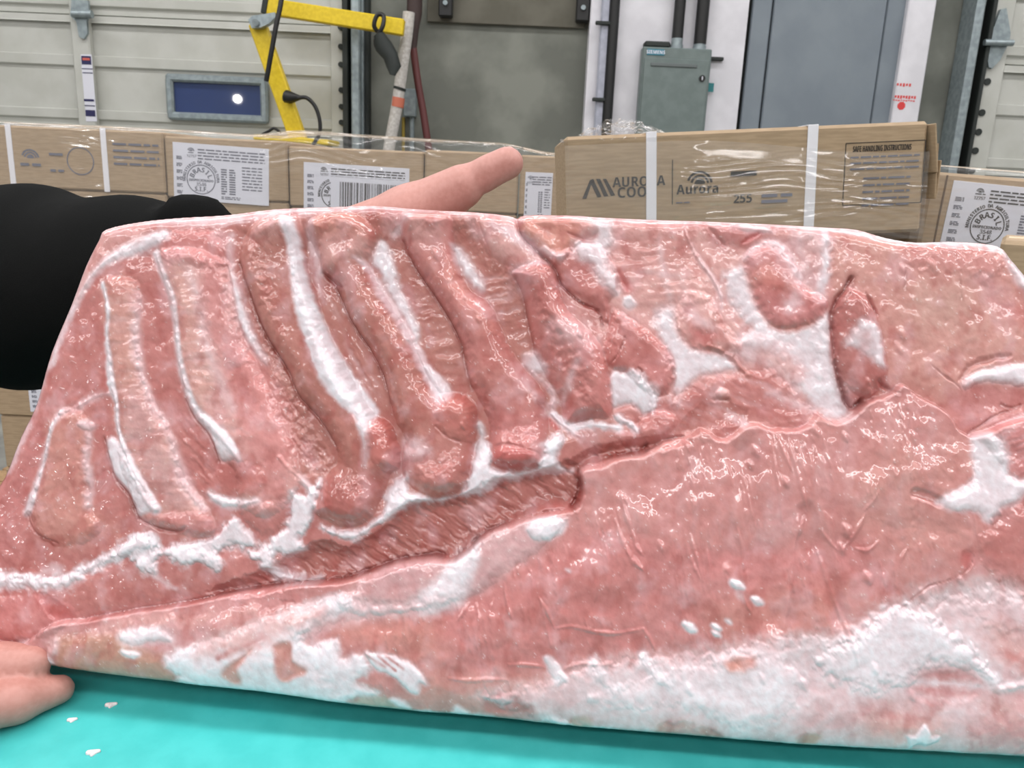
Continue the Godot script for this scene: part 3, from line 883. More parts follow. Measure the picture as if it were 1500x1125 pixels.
	area([1907,2775,2086,2816,2155,2706,2102,2603,1960,2615], "pale", 0.7, 5, 1.5, 0, 3, -1)
	streak([1927,2784,21,1870,2733,21,1834,2670,17], "fatp", 0.8, 2, 1.2, 0, 2.075, -1)
	area([2338,1997,2498,2086,2625,1955,2753,1787,2642,1702,2483,1731,2377,1842], "brown", 0.4, 8, 2, 0, 3, -1)
	streak([2108,2522,41,2323,2314,41,2433,2161,41], "salmon", 0.5, 5, 2, 0, 4.15, -1)
	area([2514,1460,2655,1501,2787,1448,2779,1393,2657,1354,2532,1368], "red", 0.55, 2, 1, 0.8, 4, -1)
	streak([2520,1480,12,2597,1504,12,2775,1462,12], "deep", 0.3, 1.5, 0.5, -0.8, 2, -1)
	area([2493,1692,2641,1710,2778,1711,2799,1557,2694,1511,2517,1518], "rosy", 0.5, 4, 2, 0, 3, -1)
	streak([2670,1860,17,2754,1768,21,2798,1693,17], "fatp", 0.7, 2, 1, 0, 2.075, -1)
	area([2184,2639,2250,2614,2329,2514,2385,2453,2394,2381,2325,2402,2228,2529], "fat", 0.95, 1.8, 1, 0.6, 3, -1)
	area([2204,2749,2288,2801,2336,2695,2487,2522,2594,2408,2654,2213,2697,2050,2641,1996,2555,2109,2487,2243,2421,2327,2351,2475,2263,2591], "brown", 0.55, 3, 1.5, 0, 3, -1)
	grain([2312,2473,2551,2466,2669,2175,2661,1997,2512,2166], 12, 0.7, 5, "fatp", 0.4)
	area([1728,2628,1776,2639,1822,2568,1863,2461,1895,2358,1968,2246,2028,2098,1999,2056,1932,2192,1852,2287,1776,2436,1704,2513], "fat", 1, 2, 1.2, 0.8, 4, -1)
	grain([1883,2571,1992,2456,2238,2110,2310,1838,2199,1831,2014,2176], 10, 0.9, 6, "pale", 0.5)
	area([1318,2726,1416,2784,1517,2805,1664,2763,1737,2665,1705,2562,1689,2504,1769,2371,1891,2205,1985,2075,2075,1890,2172,1770,2243,1778,2323,1760,2396,1686,2405,1550,2400,1452,2385,1334,2336,1207,2180,1176,2017,1246,1979,1384,1995,1483,1940,1569,1887,1692,1839,1843,1746,1997,1624,2150,1509,2357,1429,2434,1388,2533,1334,2633], "brown", 1, 1, 0.6, 9.1, 11, 14)
	area([1388,2537,1448,2651,1589,2686,1715,2635,1694,2541,1563,2494,1465,2448,1424,2442], "pale", 0.85, 4, 1.2, 1, 5, -1)
	area([1339,2727,1478,2783,1644,2754,1691,2683,1570,2657,1427,2650], "salmon", 0.7, 4, 1.5, 0.5, 5, -1)
	streak([1425,2434,17,1499,2381,25,1555,2352,17], "deep", 0.85, 1.2, 0.4, -2, 3, -1)
	streak([1630,2526,12,1709,2461,21,1801,2317,29,1904,2190,29,1991,2056,29,2073,1921,33,2161,1808,37,2213,1745,25], "fatp", 1, 1.2, 0.6, 0.8, 4, -1)
	area([2065,1921,2156,1875,2247,1778,2226,1734,2177,1703,2114,1801], "fat", 0.9, 1.5, 0.8, 0.6, 3, -1)
	streak([1514,2349,12,1628,2146,12,1750,1993,12,1839,1840,12,1891,1692,8], "deep", 0.7, 1.4, 0.4, -2.5, 3, -1)
	area([2168,1710,2251,1771,2363,1754,2398,1647,2387,1529,2262,1521,2176,1613], "red2", 0.6, 4, 1.2, 1.2, 8, -1)
	streak([2179,1574,12,2262,1513,12,2382,1490,12], "deep", 0.45, 1.5, 0.6, -1.5, 3, -1)
	area([1982,1443,2104,1510,2264,1482,2385,1451,2376,1295,2206,1205,2044,1252], "dkpink", 0.7, 6, 2, 0, 3, -1)
	area([1979,1482,2025,1504,2115,1471,2159,1416,2083,1371,2011,1378], "fatp", 0.85, 3, 1.8, 0.4, 3, -1)
	streak([2023,1270,17,2127,1207,21,2206,1197,17], "salmon", 0.7, 2, 1, 0, 2.075, -1)
	grain([1363,2443,1473,2347,1841,1808,1794,1647,1588,1952,1395,2302], -55, 1.1, 6, "fatp", 0.4)
	streak([1339,2727,25,1335,2624,37,1367,2536,29,1385,2423,33,1439,2264,12], "fatp", 0.85, 2, 1, 0, 3.735, -1)
	area([935,2461,939,2605,1008,2711,1148,2779,1253,2760,1307,2664,1333,2457,1399,2307,1482,2098,1570,1962,1656,1808,1742,1695,1809,1612,1896,1578,1963,1434,1971,1321,1915,1281,1903,1183,1880,1123,1825,1014,1701,966,1528,1015,1500,1068,1533,1156,1571,1277,1607,1326,1578,1435,1464,1585,1341,1696,1271,1836,1127,2036,1021,2241], "brown", 1, 1, 0.6, 8.4, 11, 13)
	area([1029,2712,1157,2771,1259,2744,1284,2642,1181,2637,1061,2590], "pale", 0.75, 4, 1.5, 0.6, 6, -1)
	streak([1211,2721,37,1256,2580,37,1291,2418,41,1357,2219,58,1438,2043,66,1547,1849,83,1667,1718,75,1776,1626,50], "fat", 1, 1.2, 0.6, 1, 6, -1)
	streak([1726,1642,41,1773,1507,29,1785,1409,25,1779,1331,17], "fat", 0.95, 1.2, 0.6, 0.8, 3, -1)
	area([1810,1600,1896,1574,1963,1434,1971,1321,1911,1285,1822,1349,1791,1489], "red2", 0.85, 2, 1, 1, 5, -1)
	streak([935,2461,12,1030,2242,17,1131,2037,17,1276,1832,17,1349,1697,17,1478,1566,17,1591,1416,12], "deep", 0.75, 1.4, 0.4, -2.5, 3.5, -1)
	area([1571,1269,1719,1326,1882,1291,1878,1142,1814,1040,1687,992,1542,1039], "darkr", 0.75, 4, 1.5, 0, 3, -1)
	area([1523,1273,1613,1398,1750,1446,1802,1293,1646,1243], "dkbr", 0.6, 6, 2, 0, 3, -1)
	streak([1507,1076,21,1626,999,25,1747,985,21], "salmon", 0.6, 2.5, 1, 0, 2.49, -1)
	area([1323,1855,1415,1829,1483,1745,1456,1684,1363,1718], "dkbr", 0.6, 5, 2, 0, 3, -1)
	area([846,2477,899,2397,972,2238,1056,2040,1152,1885,1138,1864,1039,1958,942,2115,898,2316], "fat", 1, 2, 1, 1.2, 5, 6)
	streak([870,2622,12,857,2539,25,860,2457,29], "fatp", 0.8, 2, 1, 0, 2.905, -1)
	area([1124,1883,1277,1772,1432,1623,1583,1415,1555,1275,1446,1228,1308,1416,1210,1608], "brown", 0.7, 5, 2, 0, 3, -1)
	grain([1124,1883,1277,1772,1583,1415,1524,1254,1311,1377], -50, 0.9, 4, "deep", 0.35)
	streak([1283,1335,21,1362,1262,21,1449,1189,21,1485,1145,17], "fatp", 0.85, 1.5, 0.8, 1, 3, -1)
	area([420,2487,551,2535,712,2519,844,2456,902,2275,970,2076,1107,1842,1298,1534,1402,1265,1376,1105,1225,977,1054,1062,1018,1237,917,1302,868,1386,763,1539,693,1667,617,1852,544,2214,491,2326], "pale", 1, 2, 0.8, 3, 8, 12)
	area([418,2599,658,2648,795,2618,848,2497,846,2427,680,2419,509,2438,440,2497], "rosy", 0.85, 3, 1.5, 1.5, 7, 12)
	streak([496,2582,17,664,2582,17,816,2524,17], "red2", 0.5, 2, 1.2, 0, 1.66, -1)
	area([511,2418,646,2425,710,2183,763,1982,856,1786,801,1581,707,1696,625,1934,585,2176], "tanfat", 0.65, 4, 1.2, 0, 3, -1)
	grain([511,2418,679,2427,909,1749,1142,1444,938,1431,709,1676,589,2135], 3, 0.4, 5, "fatp", 0.4)
	area([723,2409,858,2395,938,2114,1069,1900,943,1832,804,1985,735,2184], "rosy", 0.7, 4, 2, 0.6, 6, -1)
	area([913,1931,1092,1913,1291,1614,1359,1301,1200,1250,989,1554], "pinkr", 0.75, 5, 2, 0, 3, -1)
	streak([639,2400,21,727,2188,25,762,2035,25,852,1826,25,985,1594,25], "fatp", 0.6, 3, 1.2, 0, 2.49, -1)
	streak([416,2487,25,491,2326,25,544,2210,29,600,1985,21,631,1833,25,714,1624,33,775,1544,37,886,1467,41,984,1378,37,1041,1302,21], "fat", 1, 1, 0.5, 1.6, 4, -1)
	area([865,1426,942,1391,1011,1308,931,1287,897,1348], "fat", 0.9, 1.2, 0.6, 0.6, 3, -1)
	streak([679,1634,8,739,1529,12,848,1424,12,911,1285,12], "deep", 0.8, 1, 0.4, -2.5, 3, -1)
	area([904,1269,1011,1308,1178,1269,1228,1173,1133,1096,990,1097,901,1170], "red2", 0.8, 4, 1.5, 0.8, 7, 12)
	area([947,1248,1035,1270,1106,1212,1047,1137,972,1155], "darkr", 0.6, 5, 2, 0, 3, -1)
	streak([870,1100,21,932,1061,29,1035,1049,29,1175,1075,17], "fat", 0.95, 1.5, 0.8, 1.2, 3, -1)
	area([1057,1035,1216,1074,1357,1084,1349,947,1254,881,1129,911], "dkpink", 0.6, 4, 2, 1.5, 7, -1)
	area([1241,1253,1365,1223,1355,1104,1256,1077], "rosy", 0.6, 5, 2, 0, 3, -1)
	area([108,2293,180,2338,310,2317,351,2204,350,2040,387,1838,430,1703,511,1562,606,1448,660,1316,715,1176,888,1003,937,876,843,830,663,863,497,906,458,959,391,1093,327,1228,273,1466,234,1646,188,1850], "tanfat", 0.75, 3, 0.8, 3, 8, 11)
	grain([108,2293,180,2338,310,2317,351,2204,350,2040,387,1838,430,1703,511,1562,606,1448,660,1316,715,1176,888,1003,937,876,843,830,663,863,497,906,458,959,391,1093,327,1228,273,1466,234,1646,188,1850], 2, 0.35, 5, "fatp", 0.3)
	streak([104,2293,12,163,2131,17,161,1988,12,188,1850,21,219,1706,29,269,1587,21,286,1467,17,331,1357,21,407,1222,29,490,1100,37,576,987,33], "fat", 1, 1, 0.5, 1.3, 3, -1)
	area([225,1362,269,1385,334,1325,423,1187,509,1074,601,985,536,968,461,935,425,1004,375,1088,291,1166,247,1271], "fat", 1, 1, 0.5, 1.5, 4, 11)
	streak([328,2264,8,351,2163,21,341,2010,21,379,1837,25,430,1703,17,511,1562,21,602,1448,21,656,1315,25,715,1176,37,855,1008,21], "fatp", 0.85, 2, 1, 0.6, 3, -1)
	area([318,1610,439,1659,564,1445,646,1251,771,1022,607,1009,464,1198,336,1430], "lilac", 0.6, 5, 2, 0, 3, -1)
	streak([202,1381,8,249,1255,8,293,1146,12,377,1064,17,428,976,17,462,919,12], "deep", 0.7, 1, 0.4, -2.2, 3, -1)
	streak([462,919,12,600,870,17,712,867,17,762,894,12], "deep", 0.65, 1.2, 0.5, -1.5, 2, -1)
	area([510,943,856,996,929,915,890,849,765,863,619,884], "rosy", 0.7, 2.5, 1, 1, 5, -1)
	area([743,881,861,941,925,907,919,843,809,835], "red2", 0.6, 3, 1, 0, 3, -1)
	area([332,2305,506,2253,576,1971,653,1733,789,1480,892,1268,849,1067,711,1216,577,1527,429,1759,371,2041], "lean", 0.7, 3, 1.5, 0, 3, -1)
	streak([326,2367,58,406,2412,58,460,2292,58,543,2092,58], "dkpink", 0.45, 5, 2, 0, 5.81, -1)
	grain([656,1572,815,1422,908,1230,853,1028,691,1214], -40, 0.8, 4, "brown", 0.4)
	area([-144,1446,-33,1527,89,1494,123,1335,131,1174,175,957,247,863,174,758,10,726,-120,756,-198,890,-186,1051,-146,1235], "tanm", 0.75, 4, 1, 2.6, 8, 10)
	streak([-74,1508,12,-127,1374,17,-143,1248,17,-172,1084,21,-202,970,33,-221,908,25], "fat", 1, 1.2, 0.6, 1.2, 3, -1)
	streak([112,1395,12,116,1234,17,150,1116,17,157,968,17], "fatp", 0.8, 2, 1, 0.6, 3, -1)
	streak([230,1645,12,127,1618,17,28,1551,21,-73,1500,21], "fatp", 0.85, 2, 1, 0.8, 3, -1)
	area([39,1450,100,1475,146,1437,98,1406], "fatp", 0.8, 1.2, 0.6, 0.8, 2, -1)
	streak([-220,900,8,-158,793,12,-13,744,12], "deep", 0.5, 1.2, 0.5, -1.3, 2, -1)
	streak([181,898,33,291,847,33,400,796,25], "salmon", 0.5, 4, 2, 0, 3.32, -1)
	area([-262,1471,-158,1498,-75,1524,-194,1435,-270,1430], "red2", 0.6, 2.5, 1, 0, 3, -1)
	area([-403,1015,-269,1349,-185,1354,-201,1111,-242,906,-162,752,-275,624,-523,564,-600,679], "rosy", 0.6, 6, 2, 0, 3, -1)
	area([-99,566,-42,619,32,601,44,562,-47,555], "fatp", 0.8, 2, 1, 0, 3, -1)
	streak([451,2601,37,301,2531,54,171,2470,33,65,2382,25,-24,2245,21,-89,2096,21,-141,1941,17,-165,1804,12], "fat", 0.97, 2, 0.8, 1, 4, 6)
	streak([66,2623,12,274,2675,17,526,2700,33,799,2713,33,1107,2769,29,1435,2809,21,1699,2834,21], "fatp", 0.85, 2, 1, 0, 3, -1)
	streak([65,2631,17,12,2516,21,-66,2242,21,-127,2012,21,-195,1761,17,-260,1532,21,-312,1346,29,-374,1139,21], "fatp", 0.85, 2, 1.2, 0, 3, -1)
	area([67,2611,275,2663,346,2595,142,2502,10,2329,-60,2181,-20,2411], "pale", 0.8, 3, 1.5, 0, 3, -1)
	streak([4303,2840,12,4640,2795,17,5009,2790,21,5265,2776,21], "fat", 0.85, 1.5, 1.2, 0, 2.075, -1)
	streak([1760,2837,12,2326,2828,17,2535,2813,17], "fatp", 0.6, 2, 1.2, 0, 1.66, -1)
	streak([2605,2825,12,3116,2834,17,3887,2843,17,4303,2840,17], "fatp", 0.7, 2, 1.2, 0, 1.66, -1)
	streak([-559,502,41,-345,499,50,-122,505,41,77,529,41,190,613,33,309,670,37,445,760,58,554,788,50], "fat", 0.95, 2, 2, 1.5, 5, 6)
	area([327,691,428,806,544,846,590,759,738,802,929,864,1026,969,1129,911,1209,795,1118,812,958,776,1005,705,962,651,862,713,764,666,636,715,585,605,500,626,430,699], "fat", 0.95, 1.5, 2, 2, 4, 6)
	area([1055,826,1187,805,1294,884,1349,947,1365,1136,1442,1134,1527,1219,1508,1068,1493,962,1436,875,1488,829,1403,787,1283,778,1352,682,1454,663,1574,661,1457,625,1296,631,1207,721], "fat", 0.95, 1.5, 2, 2, 4, 6)
	area([1553,962,1639,945,1722,948,1827,983,1903,1078,1917,1200,2025,1293,2040,1201,2170,1156,2036,1107,1905,1008,1848,965,1759,892,1675,894,1592,926], "fat", 1, 1.3, 1.5, 2.2, 4, 6)
	area([2051,1163,2178,1157,2286,1180,2365,1240,2400,1405,2420,1508,2493,1478,2516,1367,2627,1344,2768,1385,2799,1499,2790,1525,2883,1586,2906,1530,2869,1438,2935,1373,2820,1358,2706,1326,2546,1276,2487,1218,2345,1188,2210,1147], "fat", 1, 1.3, 1.5, 2.2, 4, 6)
	streak([2413,1609,12,2438,1533,21,2422,1473,21], "greyf", 0.9, 1.5, 1, 0.8, 3, -1)
	streak([2703,1365,12,2820,1365,12,2973,1376,8], "fatp", 0.8, 1.2, 0.8, 0, 1.245, -1)
	streak([585,605,12,671,561,12,727,538,8], "fatp", 0.8, 1.2, 0.8, 0, 1.245, -1)
	streak([261,331,8,450,386,8,823,472,12,1088,556,12,1429,630,12,1693,671,17,1878,747,17], "deep", 0.8, 1, 0.4, -3, 2.5, -1)
	streak([1866,738,12,2000,799,17,2232,852,21,2342,849,17,2503,1000,17,2627,1059,12], "deep", 0.75, 1.3, 0.5, -2.5, 3, -1)
	streak([2996,1378,12,3013,1295,17,3002,1225,21,2978,1181,21], "deep", 0.9, 1.2, 0.4, -3, 3, -1)
	streak([3171,1475,12,3329,1516,17,3384,1558,17], "deep", 0.75, 1.2, 0.5, -2, 3, -1)
	streak([3035,1380,12,3125,1410,12,3244,1464,12,3350,1483,12,3497,1574,17,3616,1609,12,3797,1606,12,3961,1701,12,4276,1745,17,4387,1733,12,4559,1851,17,4727,1964,17], "pale", 0.4, 1.5, 0.5, 0.3, 2, -1)
	streak([3240,1277,10,3269,1176,19,3326,1040,19,3340,995,19,3377,953,10], "memb", 0, 1, 0.3, 0.65, 2, -1)
	streak([3219,1126,10,3258,1034,19,3301,958,19,3345,916,19,3385,867,10], "memb", 0, 1, 0.3, 0.65, 2, -1)
	streak([3605,1042,10,3637,951,19,3699,839,10], "memb", 0, 1, 0.3, 0.65, 2, -1)
	streak([3626,1081,10,3657,990,19,3706,840,10], "memb", 0, 1, 0.3, 0.65, 2, -1)
	streak([3719,1010,10,3735,921,19,3747,843,10], "memb", 0, 1, 0.3, 0.65, 2, -1)
	streak([4048,1600,10,4075,1439,19,4099,1324,19,4114,1224,19,4131,1112,10], "memb", 0, 1, 0.3, 0.65, 2, -1)
	streak([4076,1640,10,4122,1541,19,4163,1457,10], "memb", 0, 1, 0.3, 0.65, 2, -1)
	streak([4122,1696,10,4145,1592,19,4180,1488,19,4211,1370,19,4249,1260,10], "memb", 0, 1, 0.3, 0.65, 2, -1)
	streak([4275,1604,10,4272,1506,19,4270,1385,10], "memb", 0, 1, 0.3, 0.65, 2, -1)
	streak([4236,1229,10,4213,1156,19,4187,1087,19,4178,967,19,4175,863,19,4160,713,19,4148,513,10], "memb", 0, 1, 0.3, 0.65, 2, -1)
	streak([4199,1230,10,4198,1177,19,4190,1095,10], "memb", 0, 1, 0.3, 0.65, 2, -1)
	streak([4312,1175,10,4359,1111,19,4416,1056,10], "memb", 0, 1, 0.3, 0.65, 2, -1)
	streak([4429,1694,10,4437,1593,19,4438,1499,10], "memb", 0, 1, 0.3, 0.65, 2, -1)
	streak([3908,1408,10,3941,1275,19,3981,1142,10], "memb", 0, 1, 0.3, 0.65, 2, -1)
	streak([4302,1059,10,4340,965,19,4381,861,19,4421,764,19,4465,676,19,4510,559,19,4539,463,10], "memb", 0, 1, 0.3, 0.65, 2, -1)
	streak([2936,518,10,3015,536,19,3138,520,19,3270,520,19,3407,557,10], "memb", 0, 1, 0.3, 0.65, 2, -1)
	streak([2826,678,10,2877,607,19,2925,517,10], "memb", 0, 1, 0.3, 0.65, 2, -1)
	streak([2844,642,10,2878,532,19,2912,418,10], "memb", 0, 1, 0.3, 0.65, 2, -1)
	streak([2582,651,10,2567,581,19,2565,505,10], "memb", 0, 1, 0.3, 0.65, 2, -1)
	streak([3293,961,10,3330,908,19,3381,878,10], "memb", 0, 1, 0.3, 0.65, 2, -1)
	streak([3140,847,10,3138,760,19,3131,681,10], "memb", 0, 1, 0.3, 0.65, 2, -1)
	streak([4554,1264,10,4527,1206,19,4486,1128,19,4438,1058,10], "memb", 0, 1, 0.3, 0.65, 2, -1)
	streak([4614,1392,10,4587,1334,19,4545,1282,10], "memb", 0, 1, 0.3, 0.65, 2, -1)
	streak([4507,1074,10,4569,1068,19,4625,1121,10], "memb", 0, 1, 0.3, 0.65, 2, -1)
	streak([2358,197,10,2475,196,19,2570,212,19,2685,218,10], "memb", 0, 1, 0.3, 0.65, 2, -1)
	streak([2992,305,10,3077,339,19,3190,345,19,3264,366,10], "memb", 0, 1, 0.3, 0.65, 2, -1)
	streak([3403,557,10,3444,505,19,3473,451,10], "memb", 0, 1, 0.3, 0.65, 2, -1)
	streak([2687,301,10,2793,310,19,2881,303,10], "memb", 0, 1, 0.3, 0.65, 2, -1)
	streak([2630,738,10,2657,627,19,2689,553,10], "memb", 0, 1, 0.3, 0.65, 2, -1)
	streak([2484,612,10,2504,538,19,2512,482,10], "memb", 0, 1, 0.3, 0.65, 2, -1)
	streak([2445,609,10,2410,549,19,2382,509,10], "memb", 0, 1, 0.3, 0.65, 2, -1)
	streak([3933,769,10,3946,732,19,3970,697,10], "memb", 0, 1, 0.3, 0.65, 2, -1)
	streak([3877,1138,10,3909,1028,19,3925,917,10], "memb", 0, 1, 0.3, 0.65, 2, -1)
	streak([4636,1010,10,4653,945,19,4666,895,10], "memb", 0, 1, 0.3, 0.65, 2, -1)
	streak([4778,1095,10,4751,1049,19,4745,1019,10], "memb", 0, 1, 0.3, 0.65, 2, -1)
	streak([3952,1582,21,3964,1560,33,3977,1535,21], "memb", 0, 1, 0.3, 1.2, 3.3, -1)
	streak([3929,1500,17,3938,1483,27,3948,1462,17], "memb", 0, 1, 0.3, 1, 2.64, -1)
	streak([4114,1421,19,4125,1401,30,4136,1378,19], "memb", 0, 1, 0.3, 1.2, 2.97, -1)
	streak([4428,1686,17,4438,1668,27,4448,1648,17], "memb", 0, 1, 0.3, 1.2, 2.64, -1)
	streak([4441,1189,25,4455,1163,40,4470,1133,25], "memb", 0, 1, 0.3, 1.6, 3.96, -1)
	streak([4422,1090,21,4434,1069,33,4446,1044,21], "memb", 0, 1, 0.3, 1.4, 3.3, -1)
	streak([4562,948,23,4575,924,37,4588,897,23], "memb", 0, 1, 0.3, 1.6, 3.63, -1)
	streak([3442,1595,29,3459,1564,46,3477,1527,29], "memb", 0, 1, 0.3, 1, 4.62, -1)
	streak([3580,1576,21,3593,1554,33,3605,1528,21], "memb", 0, 1, 0.3, 0.8, 3.3, -1)
	streak([4267,1715,19,4278,1695,30,4289,1672,19], "memb", 0, 1, 0.3, 1, 2.97, -1)
	streak([3650,285,21,3662,264,33,3675,240,21], "memb", 0, 1, 0.3, 0.8, 3.3, -1)
	streak([4036,370,17,4045,353,27,4055,334,17], "memb", 0, 1, 0.3, 1, 2.64, -1)
	streak([4253,357,21,4265,336,33,4277,312,21], "memb", 0, 1, 0.3, 1.2, 3.3, -1)
	streak([4397,388,21,4409,367,33,4421,343,21], "memb", 0, 1, 0.3, 1.2, 3.3, -1)
	streak([4814,350,19,4824,332,30,4835,310,19], "memb", 0, 1, 0.3, 1, 2.97, -1)
	streak([4612,478,19,4622,459,30,4633,437,19], "memb", 0, 1, 0.3, 1, 2.97, -1)
	streak([5043,968,17,5052,951,27,5062,932,17], "memb", 0, 1, 0.3, 1, 2.64, -1)
	streak([5196,1288,12,5203,1275,20,5209,1260,12], "memb", 0, 1, 0.3, 1, 1.98, -1)
	streak([5237,1336,12,5244,1323,20,5251,1308,12], "memb", 0, 1, 0.3, 1, 1.98, -1)
	streak([4780,1714,21,4792,1693,33,4804,1667,21], "memb", 0, 1, 0.3, 0.8, 3.3, -1)
	streak([4680,1517,19,4690,1498,30,4701,1475,19], "memb", 0, 1, 0.3, 0.8, 2.97, -1)
	streak([3260,1260,15,3269,1244,23,3278,1226,15], "memb", 0, 1, 0.3, 0.8, 2.31, -1)
	streak([3460,1033,19,3471,1013,30,3483,990,19], "memb", 0, 1, 0.3, 0.8, 2.97, -1)
	streak([3823,927,17,3833,910,27,3843,890,17], "memb", 0, 1, 0.3, 0.8, 2.64, -1)
	streak([4847,884,21,4858,862,33,4870,838,21], "memb", 0, 1, 0.3, 1, 3.3, -1)
	streak([2093,2584,19,2105,2562,30,2118,2538,19], "memb", 0, 1, 0.3, 1, 2.97, -1)
	streak([2269,2364,19,2281,2343,30,2294,2319,19], "memb", 0, 1, 0.3, 1, 2.97, -1)
	streak([2371,2211,12,2379,2198,20,2387,2181,12], "memb", 0, 1, 0.3, 0.8, 1.98, -1)
	streak([2831,2208,21,2844,2185,33,2858,2158,21], "memb", 0, 1, 0.3, 1, 3.3, -1)
	streak([2953,2171,17,2963,2153,27,2974,2131,17], "memb", 0, 1, 0.3, 1, 2.64, -1)
	streak([1591,2588,17,1602,2569,27,1614,2547,17], "memb", 0, 1, 0.3, 0.8, 2.64, -1)
	streak([708,2460,17,720,2441,27,732,2419,17], "memb", 0, 1, 0.3, 0.8, 2.64, -1)
	streak([1115,2739,12,1124,2725,20,1133,2708,12], "memb", 0, 1, 0.3, 0.8, 1.98, -1)
	streak([2328,1598,12,2336,1584,20,2344,1568,12], "memb", 0, 1, 0.3, 1, 1.98, -1)
	streak([4712,2639,17,4721,2621,27,4731,2600,17], "memb", 0, 1, 0.3, 0.8, 2.64, -1)
	streak([4864,2676,19,4874,2656,30,4885,2632,19], "memb", 0, 1, 0.3, 0.9, 2.97, -1)
	streak([5150,2609,21,5162,2587,33,5174,2561,21], "memb", 0, 1, 0.3, 1, 3.3, -1)
	streak([4724,2277,19,4735,2257,30,4745,2234,19], "memb", 0, 1, 0.3, 0.8, 2.97, -1)
	streak([4708,2200,19,4719,2180,30,4730,2156,19], "memb", 0, 1, 0.3, 0.8, 2.97, -1)
	streak([4546,1995,15,4554,1979,23,4563,1961,15], "memb", 0, 1, 0.3, 1, 2.31, -1)
	streak([4563,1939,15,4571,1923,23,4579,1905,15], "memb", 0, 1, 0.3, 1, 2.31, -1)

# ---------------------------------------------------------------- stretch film: a clear sheet with pulled ripples
func film(called: String, label: String, grid: Array, nx: int, ny: int, group := "stretch wrap round the cartons") -> void:
	# grid: (ny+1) rows of (nx+1) points
	var b := MB.new()
	for y in ny + 1:
		for x in nx + 1:
			b.v.append(grid[y * (nx + 1) + x])
			b.u.append(Vector2(x, y))
	for y in ny + 1:
		for x in nx + 1:
			var l: Vector3 = grid[y * (nx + 1) + maxi(x - 1, 0)]
			var r: Vector3 = grid[y * (nx + 1) + mini(x + 1, nx)]
			var d: Vector3 = grid[maxi(y - 1, 0) * (nx + 1) + x]
			var u: Vector3 = grid[mini(y + 1, ny) * (nx + 1) + x]
			b.n.append((r - l).cross(u - d).normalized())
	for y in ny:
		for x in nx:
			var q := y * (nx + 1) + x
			b.t.append_array([q, q + nx + 1, q + 1, q + 1, q + nx + 1, q + nx + 2])
	tag(made(called, b, wrap), label, "film", group)


var flesh: StandardMaterial3D
var flesh_wet: StandardMaterial3D
var rind: StandardMaterial3D
var wrap: StandardMaterial3D
var card: StandardMaterial3D
var card_light: StandardMaterial3D
var white_paper: StandardMaterial3D
var ink: StandardMaterial3D
var grey_ink: StandardMaterial3D
var strapping: StandardMaterial3D
var steel: StandardMaterial3D
var black: StandardMaterial3D

func stuff() -> void:
	flesh = paint(Color.WHITE, 0.38, 0, 0.5)
	flesh.vertex_color_use_as_albedo = true
	flesh.normal_enabled = true
	var nt := NoiseTexture2D.new()
	nt.width = 1024
	nt.height = 1024
	nt.seamless = true
	nt.as_normal_map = true
	nt.bump_strength = 6.0
	nt.noise = noise(0.03, 4, 5)
	flesh.normal_texture = nt
	flesh.normal_scale = 0.07
	flesh.clearcoat_enabled = true
	flesh.clearcoat = 0.75
	flesh.clearcoat_roughness = 0.08
	flesh_wet = flesh.duplicate()
	flesh_wet.roughness = 0.3
	flesh_wet.clearcoat = 1.0
	flesh_wet.clearcoat_roughness = 0.06
	rind = mottled(rgb(206, 172, 170), rgb(222, 198, 198), 0.02, 12.0, 0.5, 0.05, 3)
	wrap = paint(Color(1, 1, 1, 0.06), 0.08, 0, 0.9)
	wrap.transparency = BaseMaterial3D.TRANSPARENCY_ALPHA
	wrap.cull_mode = BaseMaterial3D.CULL_DISABLED
	card = mottled(rgb(156, 135, 108), rgb(170, 148, 120), 0.012, 3.0, 0.75, 0.0, 4, Vector3(1, 9, 1))
	card_light = mottled(rgb(206, 184, 156), rgb(216, 196, 168), 0.012, 3.0, 0.75, 0.0, 5, Vector3(1, 9, 1))
	white_paper = paint(rgb(214, 216, 226), 0.45)
	ink = paint(rgb(48, 44, 42), 0.7)
	grey_ink = paint(rgb(104, 106, 120), 0.7)
	strapping = paint(rgb(228, 228, 234), 0.35)
	steel = mottled(rgb(150, 156, 158), rgb(172, 178, 180), 0.02, 4.0, 0.42, 0.0, 6)
	steel.metallic = 0.55
	black = paint(rgb(20, 21, 22), 0.5)

func _ready() -> void:
	# camera, exposure, light
	var cam := Camera3D.new()
	cam.name = "camera"
	add_child(cam)
	cam.transform = Transform3D(Basis(Vector3.RIGHT, deg_to_rad(-14.4)) * Basis(Vector3.BACK, deg_to_rad(2.5)), Vector3(0, 1.27, 0))
	var lens := CameraAttributesPhysical.new()
	lens.frustum_focal_length = 12.0 / tan(atan(562.5 / 1200.0))
	lens.frustum_focus_distance = 0.5
	lens.exposure_aperture = 26.0
	lens.frustum_near = 0.02
	lens.frustum_far = 60.0
	cam.attributes = lens
	cam.fov = rad_to_deg(2.0 * atan(562.5 / 1200.0))
	cam.near = 0.02
	cam.far = 60.0
	cam.current = true
	var around := WorldEnvironment.new()
	around.name = "environment"
	var env := Environment.new()
	env.background_mode = Environment.BG_COLOR
	env.background_color = Color(0.02, 0.02, 0.025)
	env.tonemap_mode = Environment.TONE_MAPPER_LINEAR
	env.tonemap_exposure = 1.0
	env.sdfgi_enabled = true
	env.ssao_enabled = true
	env.ssil_enabled = true
	around.environment = env
	add_child(around)
	stuff()
	room()
	back_wall()
	pallets()
	table()
	pork()
	person()

